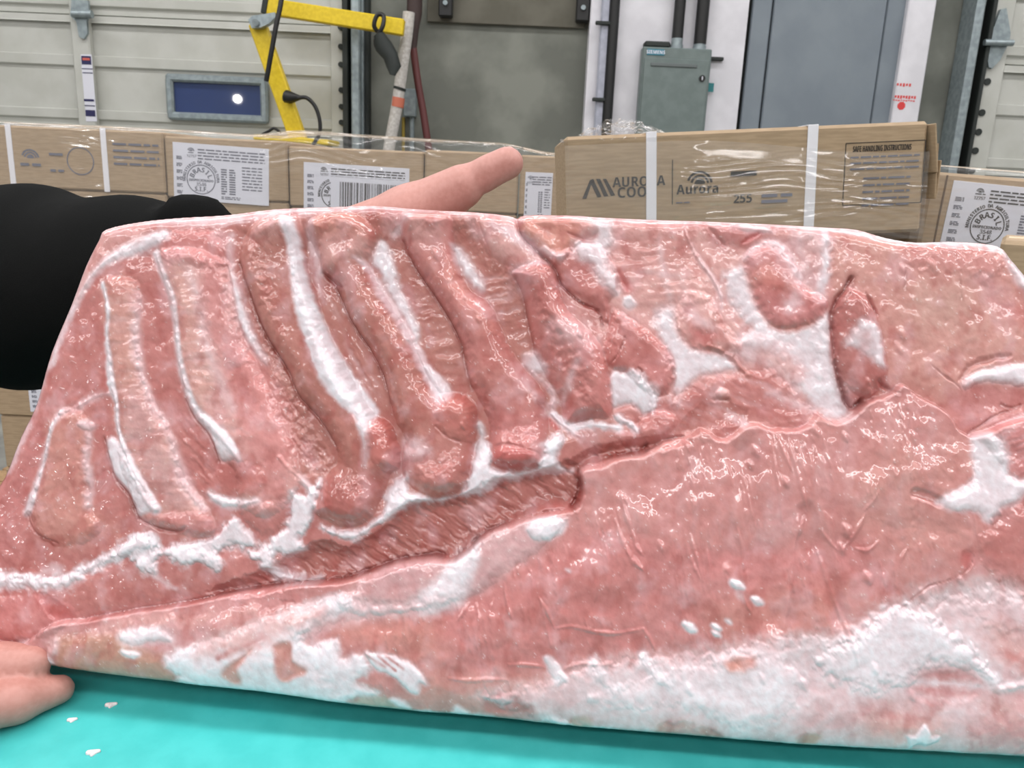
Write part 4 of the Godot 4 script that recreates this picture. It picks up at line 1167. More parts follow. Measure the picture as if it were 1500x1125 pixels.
# ---------------------------------------------------------------- room and lamps
func room() -> void:
	var conc := mottled(rgb(104, 107, 100), rgb(128, 131, 123), 0.008, 0.5, 0.85, 0.3, 31)
	var pale := mottled(rgb(196, 198, 196), rgb(206, 208, 206), 0.01, 0.6, 0.7, 0.0, 32)
	var slab := mottled(rgb(120, 120, 116), rgb(150, 150, 144), 0.01, 0.5, 0.5, 0.0, 33)
	for e in [["floor", Vector3(0, -0.1, 0.4), Vector3(14.4, 0.2, 11.9), slab], ["ceiling", Vector3(0, 5.4, 0.4), Vector3(14.4, 0.2, 11.9), pale],
			["wall_back", Vector3(0, 2.65, -5.35), Vector3(14.0, 5.3, 0.2), conc], ["wall_front", Vector3(0, 2.65, 6.15), Vector3(14.0, 5.3, 0.2), pale],
			["wall_left", Vector3(-7.1, 2.65, 0.4), Vector3(0.2, 5.3, 11.7), pale], ["wall_right", Vector3(7.1, 2.65, 0.4), Vector3(0.2, 5.3, 11.7), pale]]:
		var b := MB.new()
		b.box(e[1], e[2], 0.002)
		shell(made(e[0], b, e[3]))
	# rows of long high-bay lamps under the ceiling
	var glow := paint(rgb(240, 246, 250), 0.4)
	glow.emission_enabled = true
	glow.emission = Color(1.0, 0.98, 0.975)
	glow.emission_energy_multiplier = 4.0
	var shade := paint(rgb(205, 207, 208), 0.4)
	var k := 0
	for z in [-3.6, -0.95, 1.2, 3.4]:
		for x in [-4.125, -1.375, 1.375, 4.125]:
			var o := thing("ceiling_lamp", "long white high-bay lamp hung under the warehouse ceiling", "lamp", Transform3D(Basis(), Vector3(x, 4.2, z)), "high-bay lamps under the ceiling")
			var b := MB.new()
			b.box(Vector3(0, 0.07, 0), Vector3(2.7, 0.06, 0.46), 0.02)
			made("housing", b, shade, o)
			var d := MB.new()
			d.box(Vector3(0, 0.03, 0), Vector3(2.6, 0.02, 0.4), 0.004)
			made("lens", d, glow, o)
			for s in [-1.1, 1.1]:
				var h := MB.new()
				h.tube([Vector3(s, 0.09, 0), Vector3(s, 1.12, 0)], 0.004, 6)
				made("hanger", h, steel, o)
			var l := AreaLight3D.new()
			l.name = "lamp_light"
			l.area_size = Vector2(2.6, 0.4)
			l.light_color = Color(1.0, 0.985, 0.985)
			l.light_energy = {-3.6: 3.0, -0.95: 3.5, 1.2: 2.8, 3.4: 3.4}[z]
			l.shadow_enabled = true
			l.transform = Transform3D(Basis(Vector3.RIGHT, -PI / 2), Vector3(0, 0.01, 0))
			o.add_child(l, true)
			k += 1
	# round lamp on the far wall behind the camera, mirrored in the dock door's window
	var o := thing("wall_lamp", "round white lamp on the wall behind the camera", "lamp", Transform3D(Basis(), Vector3(-5.3759, 2.4050, 5.9400)))
	var b := MB.new()
	b.tube([Vector3(0, 0, 0.1), Vector3(0, 0, -0.05)], 0.085, 32)
	made("housing", b, shade, o)
	var g2: StandardMaterial3D = glow.duplicate()
	g2.emission_energy_multiplier = 12.0
	var d := MB.new()
	d.tube([Vector3(0, 0, -0.051), Vector3(0, 0, -0.07)], 0.075, 32)
	made("lens", d, g2, o)
	var l := SpotLight3D.new()
	l.name = "lamp_light"
	l.light_energy = 1.0
	l.light_size = 0.06
	l.spot_range = 20.0
	l.spot_angle = 80.0
	l.spot_attenuation = 2.0
	l.shadow_enabled = true
	l.transform = Transform3D(Basis(), Vector3(0, 0, -0.12))
	o.add_child(l, true)

func upright(called: String, x0: float, x1: float, z0: float, z1: float, y0: float, y1: float, m: Material, parent: Node = self, b := 0.004) -> MeshInstance3D:
	var k := MB.new()
	k.box(Vector3((x0 + x1) / 2, (y0 + y1) / 2, (z0 + z1) / 2), Vector3(absf(x1 - x0), absf(y1 - y0), absf(z1 - z0)), b)
	return made(called, k, m, parent)

func dock_door(called: String, x0: float, x1: float, joint: float, pitch: float, m: Material) -> Node3D:
	var o := Node3D.new()
	o.name = called
	add_child(o, true)
	shell(o)
	var y: float = joint - pitch * floorf(joint / pitch)
	y -= pitch
	while y < 3.6:
		var lo: float = maxf(y, 0.0)
		if y + pitch > 0.1:
			var p := [Vector2(lo, 0), Vector2(lo + 0.004, 0.012)]
			for r in [[0.05184, 0.09946], [0.3535, 0.4074]]:
				if y + r[0] > lo + 0.02:
					p.append_array([Vector2(y + r[0] - 0.012, 0.012), Vector2(y + r[0], 0.028), Vector2(y + r[1], 0.028), Vector2(y + r[1] + 0.006, 0.012)])
			var q: float = y + pitch
			p.append_array([Vector2(q - 0.0338, 0.012), Vector2(q - 0.0338 + 0.004, 0.034), Vector2(q - 0.045, 0.038), Vector2(q - 0.043, 0.028), Vector2(q - 0.037, 0.028), Vector2(q - 0.035, 0.036), Vector2(q - 0.006, 0.034), Vector2(q - 0.003, 0.0)])
			var b := MB.new()
			b.run(p, x0, x1)
			b.quad(Vector3(x0, lo, -0.03), Vector3(x1, lo, -0.03), Vector3(x1, q, -0.03), Vector3(x0, q, -0.03), Vector3.FORWARD)
			b.quad(Vector3(x0, q - 0.003, -0.03), Vector3(x1, q - 0.003, -0.03), Vector3(x1, q - 0.003, 0), Vector3(x0, q - 0.003, 0), Vector3.UP)
			made("panel", b, m, o, Transform3D(Basis(), Vector3(0, 0, -5.2)))
		y += pitch
	return o

func back_wall() -> void:
	var cream := mottled(rgb(180, 182, 175), rgb(188, 190, 184), 0.01, 0.7, 0.45, 0.0, 41)
	var white := mottled(rgb(204, 204, 210), rgb(216, 216, 222), 0.008, 0.9, 0.5, 0.0, 42)
	var sheet := mottled(rgb(112, 122, 131), rgb(120, 130, 138), 0.01, 0.5, 0.5, 0.0, 43)
	var galv := mottled(rgb(138, 150, 154), rgb(158, 170, 174), 0.02, 2.0, 0.4, 0.0, 44)
	galv.metallic = 0.5
	var dark := paint(rgb(38, 44, 42), 0.7)
	var yellow := mottled(rgb(214, 184, 22), rgb(226, 198, 36), 0.02, 3.0, 0.45, 0.0, 45)
	var navy := paint(rgb(40, 40, 84), 0.4)
	# left dock door
	var x1 := -1.154
	var d := dock_door("door_1", -5.2, x1, 2.067, 0.635, cream)
	upright("stile", x1 - 0.002, -1.073, -5.2 - 0.02, -5.2 + 0.04, 0, 3.5, cream, d)
	upright("stile", -2.676, -2.569, -5.2 + 0.012, -5.2 + 0.065, 0, 3.5, cream, d, 0.008)
	for y in [2.056, 1.95, 1.851, 1.708, 1.614, 1.524]:
		var b := MB.new()
		b.tube([Vector3(-1.093, y, -5.2 + 0.038), Vector3(-1.093, y, -5.2 + 0.056)], 0.016, 12)
		made("bolt", b, dark, d)
	# hinge on the stile
	var b := MB.new()
	b.plate(PackedVector2Array([Vector2(-2.6429, 2.1382), Vector2(-2.6516, 2.0865), Vector2(-2.6590, 2.0493), Vector2(-2.6259, 2.0173), Vector2(-2.6172, 1.9358), Vector2(-2.5900, 1.9257), Vector2(-2.5672, 1.9565), Vector2(-2.5655, 2.0235), Vector2(-2.5462, 2.0612), Vector2(-2.5479, 2.1347)]), -5.2 + 0.065, -5.2 + 0.085)
	b.tube([Vector3(-2.6370, 2.0579, -5.1000), Vector3(-2.5221, 2.0589, -5.1000)], 0.022, 12)
	made("hinge", b, galv, d)
	var st := thing("warning_sticker", "narrow white and dark blue striped sticker strip down the left door stile", "sticker")
	b = MB.new()
	b.plate(PackedVector2Array([Vector2(-2.6255, 1.8415), Vector2(-2.5608, 1.8442), Vector2(-2.5600, 1.4671), Vector2(-2.6261, 1.4644)]), -5.2 + 0.066, -5.2 + 0.068)
	made("backing", b, white_paper, st)
	for e in [[Vector2(-2.6222, 1.8341), Vector2(-2.5656, 1.7872), 0], [Vector2(-2.6241, 1.7658), Vector2(-2.5598, 1.7608), 2], [Vector2(-2.6221, 1.7430), Vector2(-2.5617, 1.7379), 2], [Vector2(-2.6271, 1.5930), Vector2(-2.5669, 1.5800), 2], [Vector2(-2.6261, 1.5581), Vector2(-2.5651, 1.5529), 2], [Vector2(-2.6244, 1.5309), Vector2(-2.5660, 1.4943), 2], [Vector2(-2.6151, 1.8231), Vector2(-2.5718, 1.8097), 1]]:
		b = MB.new()
		b.box(Vector3((e[0].x + e[1].x) / 2, (e[0].y + e[1].y) / 2, -5.2 + 0.069 + e[2] * 0.0 + (0.0015 if e[2] == 1 else 0.0)), Vector3(e[1].x - e[0].x, e[0].y - e[1].y, 0.002), 0.0004)
		made("print", b, paint(rgb(196, 96, 84), 0.5) if e[2] == 1 else navy, st)
	# its window
	var w := Node3D.new()
	w.name = "window_1"
	add_child(w, true)
	shell(w)
	var wa := Vector2(-2.136, 1.52)
	var wb := Vector2(-1.533, 1.736)
	var c := (wa + wb) / 2
	var s := wb - wa
	b = MB.new()
	for e in [[Vector2(c.x, wa.y), Vector2(s.x, 0.045)], [Vector2(c.x, wb.y), Vector2(s.x, 0.045)], [Vector2(wa.x + 0.02, c.y), Vector2(0.045, s.y)], [Vector2(wb.x - 0.02, c.y), Vector2(0.045, s.y)]]:
		b.box(Vector3(e[0].x, e[0].y, -5.2 + 0.045), Vector3(e[1].x, e[1].y, 0.05), 0.012)
	made("frame", b, galv, w)
	b = MB.new()
	b.box(Vector3(c.x, c.y, -5.2 + 0.036), Vector3(s.x - 0.04, s.y - 0.02, 0.012), 0.002)
	var night := paint(rgb(52, 68, 112), 0.02, 0, 0.6)
	made("pane", b, night, w)
	# track and seal beside it
	var tr := thing("door_track", "galvanised upright track with dark seals, right of the left dock door", "track")
	upright("seal", -1.077, -1.044, -5.2 - 0.02, -5.2 + 0.09, 0, 3.6, dark, tr)
	upright("channel", -1.016, -0.9644, -5.2 - 0.02, -5.2 + 0.14, 0, 3.6, galv, tr, 0.008)
	upright("lip", -0.9747, -0.9543, -5.2 - 0.04, -5.2 + 0.08, 0, 3.6, galv, tr)
	upright("seal", -0.9543, -0.9298, -5.2 - 0.04, -5.2 + 0.05, 0, 3.6, dark, tr)
	# thin board giving the upper concrete a darker tone, and two brackets
	var dark_band := upright("dark_band_1", -0.5961, 0.3374, -5.2 - 0.05, -5.2 - 0.02, 2.118, 3.6, mottled(rgb(92, 90, 80), rgb(104, 102, 92), 0.01, 0.7, 0.9, 0.0, 46))
	shell(dark_band)
	for e in [[Vector2(-0.5215, 2.3323), Vector2(-0.4421, 2.1389), "black steel bracket on the concrete wall above the bare thumb"], [Vector2(0.2787, 2.3643), Vector2(0.3559, 2.1454), "black steel bracket on the concrete wall against the white panel"]]:
		var o := thing("wall_bracket", e[2], "bracket", Transform3D(), "black brackets on the concrete")
		b = MB.new()
		b.box(Vector3((e[0].x + e[1].x) / 2, (e[0].y + e[1].y) / 2, -5.2 + 0.02), Vector3(e[1].x - e[0].x, e[0].y - e[1].y, 0.08), 0.006)
		made("plate", b, black, o)
		b = MB.new()
		b.tube([Vector3((e[0].x + e[1].x) / 2, e[1].y + 0.07, -5.2 + 0.06), Vector3((e[0].x + e[1].x) / 2, e[1].y + 0.07, -5.2 + 0.075)], 0.014, 10)
		made("bolt", b, galv, o)
	# yellow folding arm
	var arm := thing("dock_arm", "yellow folding steel arm with grey joint in front of the left dock door", "arm")
	for e in [["beam", Vector3(-1.4588, 2.1090, -4.9000), Vector3(-0.6859, 2.0278, -4.9000), 0.085], ["strut", Vector3(-1.4851, 2.0102, -4.8400), Vector3(-1.2697, 1.3994, -4.8400), 0.092]]:
		b = MB.new()
		var ax: Vector3 = (e[2] - e[1]).normalized()
		b.box((e[1] + e[2]) / 2, Vector3((e[2] - e[1]).length(), e[3], 0.06), 0.006, Basis(ax, Vector3.BACK.cross(ax), Vector3.BACK))
		made(e[0], b, yellow, arm)
	b = MB.new()
	b.box(Vector3(-1.4513, 2.1058, -4.9000), Vector3(0.03, 0.08, 0.075), 0.004, Basis(Vector3.BACK, -0.2))
	made("end_cap", b, dark, arm)
	b = MB.new()
	b.plate(PackedVector2Array([Vector2(-1.5108, 2.0130), Vector2(-1.4878, 2.0345), Vector2(-1.4356, 2.0435), Vector2(-1.3649, 2.0566), Vector2(-1.3581, 2.0363), Vector2(-1.3963, 2.0005), Vector2(-1.4415, 1.9779), Vector2(-1.4937, 1.9724)]), -5.2 + 0.39, -5.2 + 0.44)
	b.tube([Vector3(-1.4747, 2.0025, -4.7700), Vector3(-1.4654, 1.9979, -4.7400)], 0.018, 10)
	made("joint", b, galv, arm)
	b = MB.new()
	b.box(Vector3(-1.2933, 1.4007, -4.9000), Vector3(0.42, 0.03, 0.3), 0.006, Basis(Vector3.BACK, -0.03))
	b.box(Vector3(-1.2870, 1.3290, -4.9000), Vector3(0.08, 0.14, 0.08), 0.006)
	made("foot", b, yellow, arm)
	upright("post", -1.406, -1.322, -5.2 + 0.26, -5.2 + 0.34, 0, 1.373, yellow, arm)
	for e in [[[Vector3(-1.3205, 2.2536, -4.7600), Vector3(-1.3223, 2.1155, -4.7400), Vector3(-1.3499, 1.9754, -4.7200), Vector3(-1.3841, 1.8195, -4.7200), Vector3(-1.4131, 1.7007, -4.7300)], "thin black cord hanging down past the yellow arm joint", 0.014],
			[[Vector3(-1.3282, 1.6308, -4.7800), Vector3(-1.2663, 1.6209, -4.7600), Vector3(-1.2033, 1.6263, -4.7500), Vector3(-1.1551, 1.5854, -4.7500), Vector3(-1.1298, 1.5145, -4.7500), Vector3(-1.1310, 1.4420, -4.7500), Vector3(-1.1703, 1.3746, -4.7500)], "black cord looping out of the yellow diagonal strut", 0.011],
			[[Vector3(-1.4541, 1.4216, -4.7600), Vector3(-1.4124, 1.4411, -4.7500), Vector3(-1.3815, 1.4569, -4.7500), Vector3(-1.3404, 1.4296, -4.7500)], "short black cord curled above the stacked cartons under the door window", 0.008]]:
		b = MB.new()
		b.tube(bent(e[0]), e[2], 8)
		if e[2] == 0.011:
			b.tube([Vector3(-1.3207, 1.6311, -4.7800), Vector3(-1.2916, 1.6243, -4.7700), Vector3(-1.2360, 1.6258, -4.7600)], [0.035, 0.033, 0.012], 10)
		tag(made("cord", b, black), e[1], "cord")
	var plug := thing("cable_plug", "black plug and coiled cable hanging off the yellow beam", "plug")
	b = MB.new()
	b.tube(bent([Vector3(-0.8055, 1.9788, -4.8200), Vector3(-0.8358, 2.0161, -4.8000), Vector3(-0.8172, 2.0720, -4.8000), Vector3(-0.7838, 2.0664, -4.8000), Vector3(-0.7878, 2.0079, -4.7800), Vector3(-0.8283, 1.9400, -4.8000), Vector3(-0.8057, 1.8885, -4.8000), Vector3(-0.7684, 1.9215, -4.8000)]), 0.012, 8)
	made("coil", b, black, plug)
	b = MB.new()
	b.tube([Vector3(-0.8096, 1.9756, -4.8000), Vector3(-0.7833, 1.9139, -4.8000), Vector3(-0.7456, 1.8664, -4.8000), Vector3(-0.7265, 1.8108, -4.8000), Vector3(-0.7338, 1.7680, -4.8000)], [0.03, 0.05, 0.042, 0.04, 0.016], 12)
	made("body", b, dark, plug)
	# pale hose with an orange band, the dark red strut, the little box
	var hose := thing("hose", "dirty white hose with an orange band hanging against the concrete", "hose")
	b = MB.new()
	b.tube(bent([Vector3(-0.6750, 2.1286, -5.0100), Vector3(-0.6854, 2.0129, -5.0100), Vector3(-0.7110, 1.8290, -5.0100), Vector3(-0.7333, 1.6604, -5.0100), Vector3(-0.7602, 1.5077, -5.0100), Vector3(-0.7914, 1.3330, -5.0100), Vector3(-0.8147, 1.0559, -5.0100)]), 0.034, 12)
	made("tube", b, mottled(rgb(178, 174, 168), rgb(206, 204, 200), 0.03, 3.0, 0.6, 0.0, 47), hose)
	b = MB.new()
	b.tube([Vector3(-0.7294, 1.6681, -5.0100), Vector3(-0.7370, 1.6150, -5.0100)], 0.037, 12)
	made("band", b, paint(rgb(196, 112, 88), 0.5), hose)
	b = MB.new()
	b.tube([Vector3(-0.7220, 1.7246, -5.0100), Vector3(-0.7258, 1.7095, -5.0100)], 0.037, 12)
	made("band", b, dark, hose)
	var rod := thing("prop_rod", "dark red prop rod with a thick brown upper sleeve beside the hose", "rod")
	b = MB.new()
	b.tube(bent([Vector3(-0.6613, 1.9612, -5.1000), Vector3(-0.6308, 1.7674, -5.1000), Vector3(-0.5960, 1.5968, -5.1000), Vector3(-0.5556, 1.3644, -5.1000), Vector3(-0.5046, 1.0660, -5.1000)]), 0.022, 10)
	made("rod", b, paint(rgb(92, 46, 46), 0.5), rod)
	b = MB.new()
	b.tube([Vector3(-0.6539, 2.3185, -5.1000), Vector3(-0.6556, 2.1380, -5.1000), Vector3(-0.6584, 2.0500, -5.1000), Vector3(-0.6611, 1.9463, -5.1000)], [0.045, 0.045, 0.03, 0.022], 12)
	made("sleeve", b, paint(rgb(60, 46, 44), 0.7), rod)
	var jb := thing("junction_box", "small grey wall box behind the dirty white hose", "switch box")
	b = MB.new()
	b.box(Vector3(-0.6884, 1.6557, -5.2120), Vector3(0.075, 0.16, 0.08), 0.006)
	made("body", b, galv, jb)
	b = MB.new()
	b.tube([Vector3(-0.6817, 1.5904, -5.2300), Vector3(-0.6739, 0.9281, -5.2300)], 0.016, 10)
	made("conduit", b, galv, jb)
	b = MB.new()
	b.tube([Vector3(-0.7314, 1.5724, -5.2300), Vector3(-0.7297, 0.9257, -5.2300)], 0.01, 8)
	made("wire", b, paint(rgb(150, 130, 50), 0.5), jb)
	# white wall section with pipes
	shell(upright("wall_section", 0.3593, 1.269, -5.2 - 0.05, -5.2 + 0.08, 0, 3.8, white))
	var pp := thing("wall_pipe", "black pipe with grey conduit running down the white wall section", "pipe")
	b = MB.new()
	b.tube([Vector3(0.4925, 2.0348, -5.0800) + Vector3(0, 1.0, 0), Vector3(0.4925, 2.0348, -5.0800), Vector3(0.4925, 2.0348, -5.0800) - Vector3(0, 2.0, 0)], 0.03, 12)
	made("pipe", b, black, pp)
	b = MB.new()
	b.box(Vector3(0.4470, 2.0359, -5.1000), Vector3(0.055, 3.0, 0.04), 0.008)
	made("conduit", b, mottled(rgb(158, 162, 176), rgb(172, 176, 190), 0.02, 2.0, 0.5, 0.0, 48), pp)
	for q in [Vector3(0.4382, 2.1270, -5.0750), Vector3(0.4474, 1.7109, -5.0750)]:
		b = MB.new()
		b.box(q, Vector3(0.1, 0.02, 0.03), 0.004)
		made("clip", b, dark, pp)
	# breaker panel
	var ep := thing("breaker_panel", "grey-green electrical breaker panel on the white wall behind the big carton", "electrical panel")
	var green := mottled(rgb(100, 113, 111), rgb(108, 121, 119), 0.01, 2.0, 0.45, 0.0, 49)
	var ea := Vector2(0.6653, 2.006 - 0.75)
	var eb := Vector2(1.062, 2.006)
	var ez := -5.2 + 0.08
	upright("body", ea.x, eb.x, ez, ez + 0.09, ea.y, eb.y, green, ep, 0.006)
	upright("cover", ea.x + 0.012, eb.x - 0.012, ez + 0.09, ez + 0.098, ea.y + 0.02, eb.y - 0.06, green, ep, 0.003)
	upright("ridge", ea.x + 0.05, eb.x - 0.08, ez + 0.096, ez + 0.104, eb.y - 0.105, eb.y - 0.085, paint(rgb(96, 104, 104), 0.5), ep, 0.003)
	upright("hub", ea.x + 0.01, ea.x + 0.16, ez, ez + 0.07, eb.y, eb.y + 0.035, dark, ep, 0.01)
	upright("badge", ea.x + 0.025, ea.x + 0.125, ez + 0.09, ez + 0.0935, eb.y - 0.045, eb.y - 0.012, paint(rgb(46, 120, 140), 0.4), ep, 0.001)
	letters("SIEMENS", 0.018, white_paper, ep, Transform3D(Basis(), Vector3(ea.x + 0.075, eb.y - 0.0285, ez + 0.094)))
	b = MB.new()
	b.tube([Vector3(eb.x - 0.045, eb.y - 0.16, ez + 0.097), Vector3(eb.x - 0.045, eb.y - 0.16, ez + 0.106)], 0.018, 16)
	made("lock", b, black, ep)
	b = MB.new()
	b.box(Vector3(eb.x - 0.045, eb.y - 0.16, ez + 0.108), Vector3(0.006, 0.02, 0.004), 0.001)
	made("keyhole", b, white_paper, ep)
	upright("tag", eb.x - 0.004, eb.x + 0.042, ez + 0.03, ez + 0.034, eb.y - 0.225, eb.y - 0.175, paint(rgb(36, 118, 122), 0.5), ep, 0.001)
	upright("clip", eb.x, eb.x + 0.085, ez, ez + 0.03, eb.y - 0.05, eb.y - 0.03, dark, ep)
	for e in [[0.8629, 0.032], [0.9956, 0.036]]:
		b = MB.new()
		b.tube([Vector3(e[0], eb.y + 0.03, ez + 0.05), Vector3(e[0], eb.y + 1.4, ez + 0.05)], e[1], 14)
		made("conduit", b, black, ep)
		b = MB.new()
		b.tube([Vector3(e[0], eb.y - 0.002, ez + 0.05), Vector3(e[0], eb.y + 0.02, ez + 0.05), Vector3(e[0], eb.y + 0.021, ez + 0.05), Vector3(e[0], eb.y + 0.055, ez + 0.05)], [0.038, 0.038, 0.033, 0.033], 14)
		made("connector", b, galv, ep)
	# grey steel door in three leaves, white jamb with red print
	var gd := Node3D.new()
	gd.name = "door_3"
	add_child(gd, true)
	shell(gd)
	var xs := [1.293, 1.414, 2.068, 2.209]
	for i in 3:
		upright("leaf", xs[i] + 0.004, xs[i + 1] - 0.004, -5.2 - 0.05, -5.2 + 0.05 + 0.012 * (i % 2), 0, 3.8, sheet, gd, 0.006)
	upright("backing", xs[0], xs[3], -5.2 - 0.05, -5.2 + 0.03, 0, 3.8, dark, gd)
	shell(upright("trim_2", 2.175, 2.333, -5.2 - 0.05, -5.2 + 0.09, 0, 3.8, white, self, 0.006))
	var sg := thing("jamb_notice", "small red lines of print and round red mark on the white door jamb", "notice")
	var red := paint(rgb(206, 62, 62), 0.5)
	var jz := -5.2 + 0.0905
	for e in [[Vector2(2.2174, 1.8706), 17.0, 4.5, 5], [Vector2(2.2363, 1.8031), 27.0, 4.5, 8], [Vector2(2.2313, 1.7839), 28.0, 2.0, 9]]:
		b = MB.new()
		for i in e[3]:
			var px: float = e[0].x + (float(i) / (e[3] - 1) - 0.5) * e[1] * 0.0042
			b.box(Vector3(px, e[0].y - (i % 3) * 0.001, jz), Vector3(e[1] * 0.0042 / e[3] * 0.8, e[2] * 0.0042 * (0.7 + 0.3 * ((i * 7) % 3) / 2.0), 0.001), 0.0002)
		made("print", b, red, sg)
	b = MB.new()
	b.tube([Vector3(2.2209, 1.7530, -5.1115), Vector3(2.2209, 1.7530, -5.1115) + Vector3(0, 0, 0.004)], 0.024, 8)
	made("mark", b, red, sg)
	# right dock door with its track
	var rx := 2.757
	d = dock_door("door_2", rx, 6.2, 2.015, 0.635, cream)
	upright("stile", 2.694, 2.811, -5.2 - 0.02, -5.2 + 0.045, 0, 3.6, cream, d)
	for y in [1.912, 1.738, 1.628, 1.52, 1.404]:
		b = MB.new()
		b.tube([Vector3(2.723, y, -5.2 + 0.04), Vector3(2.723, y, -5.2 + 0.052)], 0.02, 14)
		made("bolt", b, dark, d)
	b = MB.new()
	b.plate(PackedVector2Array([Vector2(2.7165, 2.3030), Vector2(2.7464, 2.3115), Vector2(2.7951, 2.1817), Vector2(2.7982, 2.1449), Vector2(2.6879, 2.1404), Vector2(2.6863, 2.1699)]), -5.2 + 0.045, -5.2 + 0.07)
	b.plate(PackedVector2Array([Vector2(2.6697, 2.1100), Vector2(2.7896, 2.1075), Vector2(2.7642, 2.0318), Vector2(2.7257, 1.9815), Vector2(2.7037, 1.9918)]), -5.2 + 0.045, -5.2 + 0.07)
	b.tube([Vector3(2.6436, 2.1194, -5.1100), Vector3(2.8090, 2.1225, -5.1100)], 0.018, 12)
	made("hinge", b, galv, d)
	tr = thing("door_track", "galvanised upright track with dark seals, left of the right dock door", "track")
	upright("seal", 2.585, 2.614, -5.2 - 0.04, -5.2 + 0.06, 0, 3.6, dark, tr)
	upright("channel", 2.543, 2.594, -5.2 - 0.04, -5.2 + 0.14, 0, 3.6, galv, tr, 0.01)
	upright("seal", 2.666, 2.69, -5.2 - 0.04, -5.2 + 0.08, 0, 3.6, dark, tr)

func bent(p: Array, sub := 5) -> Array:
	var out := []
	var c := p.size()
	for i in c - 1:
		for s in sub:
			out.append(p[i].cubic_interpolate(p[i + 1], p[maxi(i - 1, 0)], p[mini(i + 2, c - 1)], float(s) / sub))
	out.append(p[c - 1])
	return out

# ---------------------------------------------------------------- cartons
# local axes: x along the front face, y up, the front face at z = 0, the box behind it
func carton(label: String, group: String, at: Transform3D, s: Vector3, seam := true) -> Node3D:
	var o := thing("carton", label, "carton", at, group)
	var b := MB.new()
	b.box(Vector3(s.x / 2, s.y / 2, -s.z / 2), s, 0.005)
	made("body", b, card, o)
	if seam:
		b = MB.new()
		b.box(Vector3(s.x / 2, s.y + 0.0003, -s.z / 2), Vector3(s.x * 0.96, 0.0012, 0.05), 0.0004)
		made("tape", b, card_light, o)
	return o

func strap(o: Node3D, x: float, s: Vector3, w := 0.014) -> void:
	var b := MB.new()
	b.box(Vector3(x, s.y / 2, 0.001), Vector3(w, s.y + 0.004, 0.0016), 0.0005)
	b.box(Vector3(x, s.y + 0.0012, -s.z / 2), Vector3(w, 0.0016, s.z + 0.002), 0.0005)
	b.box(Vector3(x, s.y / 2, -s.z - 0.001), Vector3(w, s.y + 0.004, 0.0016), 0.0005)
	made("strap", b, strapping, o)

func emblem(parent: Node, c: Vector3, r: float, m: Material) -> void:
	var b := MB.new()
	for e in [[0.0, 0.42, 0.0], [0.55, 0.72, 0.1], [0.82, 1.0, 0.22]]:
		ring(b, c + Vector3(-0.12 * r * e[2], 0, 0), r * e[0], r * e[1], 0.0, 0.12, PI - 0.12 - e[2], 18)
	made("emblem", b, m, parent)

func bars(parent: Node, x0: float, x1: float, y: float, n: int, gap: float, th: float, m: Material, sd: int, called := "print") -> void:
	var b := MB.new()
	var r := RandomNumberGenerator.new()
	r.seed = sd
	for i in n:
		var x := x0
		while x < x1 - 0.002:
			var l := minf(r.randf_range(0.4, 1.8) * th * 5.0, x1 - x)
			b.box(Vector3(x + l / 2, y - i * gap, 0.0018), Vector3(l, th, 0.0005), 0.0001)
			x += l + th * 1.1
	made(called, b, m, parent)

# the inspection label: logo, lines of small print, round stamp, codes
func shipping_label(o: Node3D, at: Transform3D, w: float, h: float, m_ink: Material, stamp := true) -> Node3D:
	var g := Node3D.new()
	g.name = "shipping_label"
	g.transform = at
	o.add_child(g, true)
	var b := MB.new()
	b.box(Vector3(w / 2, -h / 2, 0.0008), Vector3(w, h, 0.0012), 0.0003)
	made("paper", b, white_paper, g)
	emblem(g, Vector3(w * 0.19, -h * 0.14, 0.0017), h * 0.065, m_ink)
	bars(g, w * 0.16, w * 0.23, -h * 0.16, 1, 0.01, h * 0.014, m_ink, 2)
	letters("12757", h * 0.045, m_ink, g, Transform3D(Basis(), Vector3(w * 0.195, -h * 0.22, 0.0018)), false)
	bars(g, w * 0.26, w * 0.96, -h * 0.10, 4, h * 0.052, h * 0.022, m_ink, 3)
	for i in 6:
		bars(g, w * 0.035, w * 0.095, -h * (0.24 + 0.12 * i), 3, h * 0.022, h * 0.014, grey_ink, 10 + i)
	if stamp:
		var c := Vector3(w * 0.29, -h * 0.62, 0.0)
		b = MB.new()
		ring(b, c, h * 0.245, h * 0.262, 0.0018)
		made("stamp_ring", b, m_ink, g)
		arc_letters("MINISTERIO DA AGRICULTURA", h * 0.05, h * 0.305, PI * 1.02, -0.06, m_ink, g, c + Vector3(0, 0, 0.0018))
		arc_letters("BRASIL", h * 0.085, h * 0.17, PI * 0.88, PI * 0.12, m_ink, g, c + Vector3(0, 0, 0.0018))
		letters("INSPECIONADO", h * 0.042, m_ink, g, Transform3D(Basis(), c + Vector3(0, -h * 0.015, 0.0018)))
		letters("3548", h * 0.06, m_ink, g, Transform3D(Basis(), c + Vector3(0, -h * 0.085, 0.0018)), false)
		letters("S.I.F.", h * 0.075, m_ink, g, Transform3D(Basis(), c + Vector3(0, -h * 0.17, 0.0018)))
	for i in 2:
		bars(g, w * (0.50 + 0.085 * i), w * (0.56 + 0.09 * i), -h * 0.42, 11, h * 0.042, h * 0.024, grey_ink if i == 0 else m_ink, 30 + i)
	bars(g, w * 0.72, w * 0.93, -h * 0.36, 8, h * 0.055, h * 0.02, grey_ink, 41)
	bars(g, w * 0.5, w * 0.7, -h * 0.9, 2, h * 0.03, h * 0.016, grey_ink, 42)
	return g

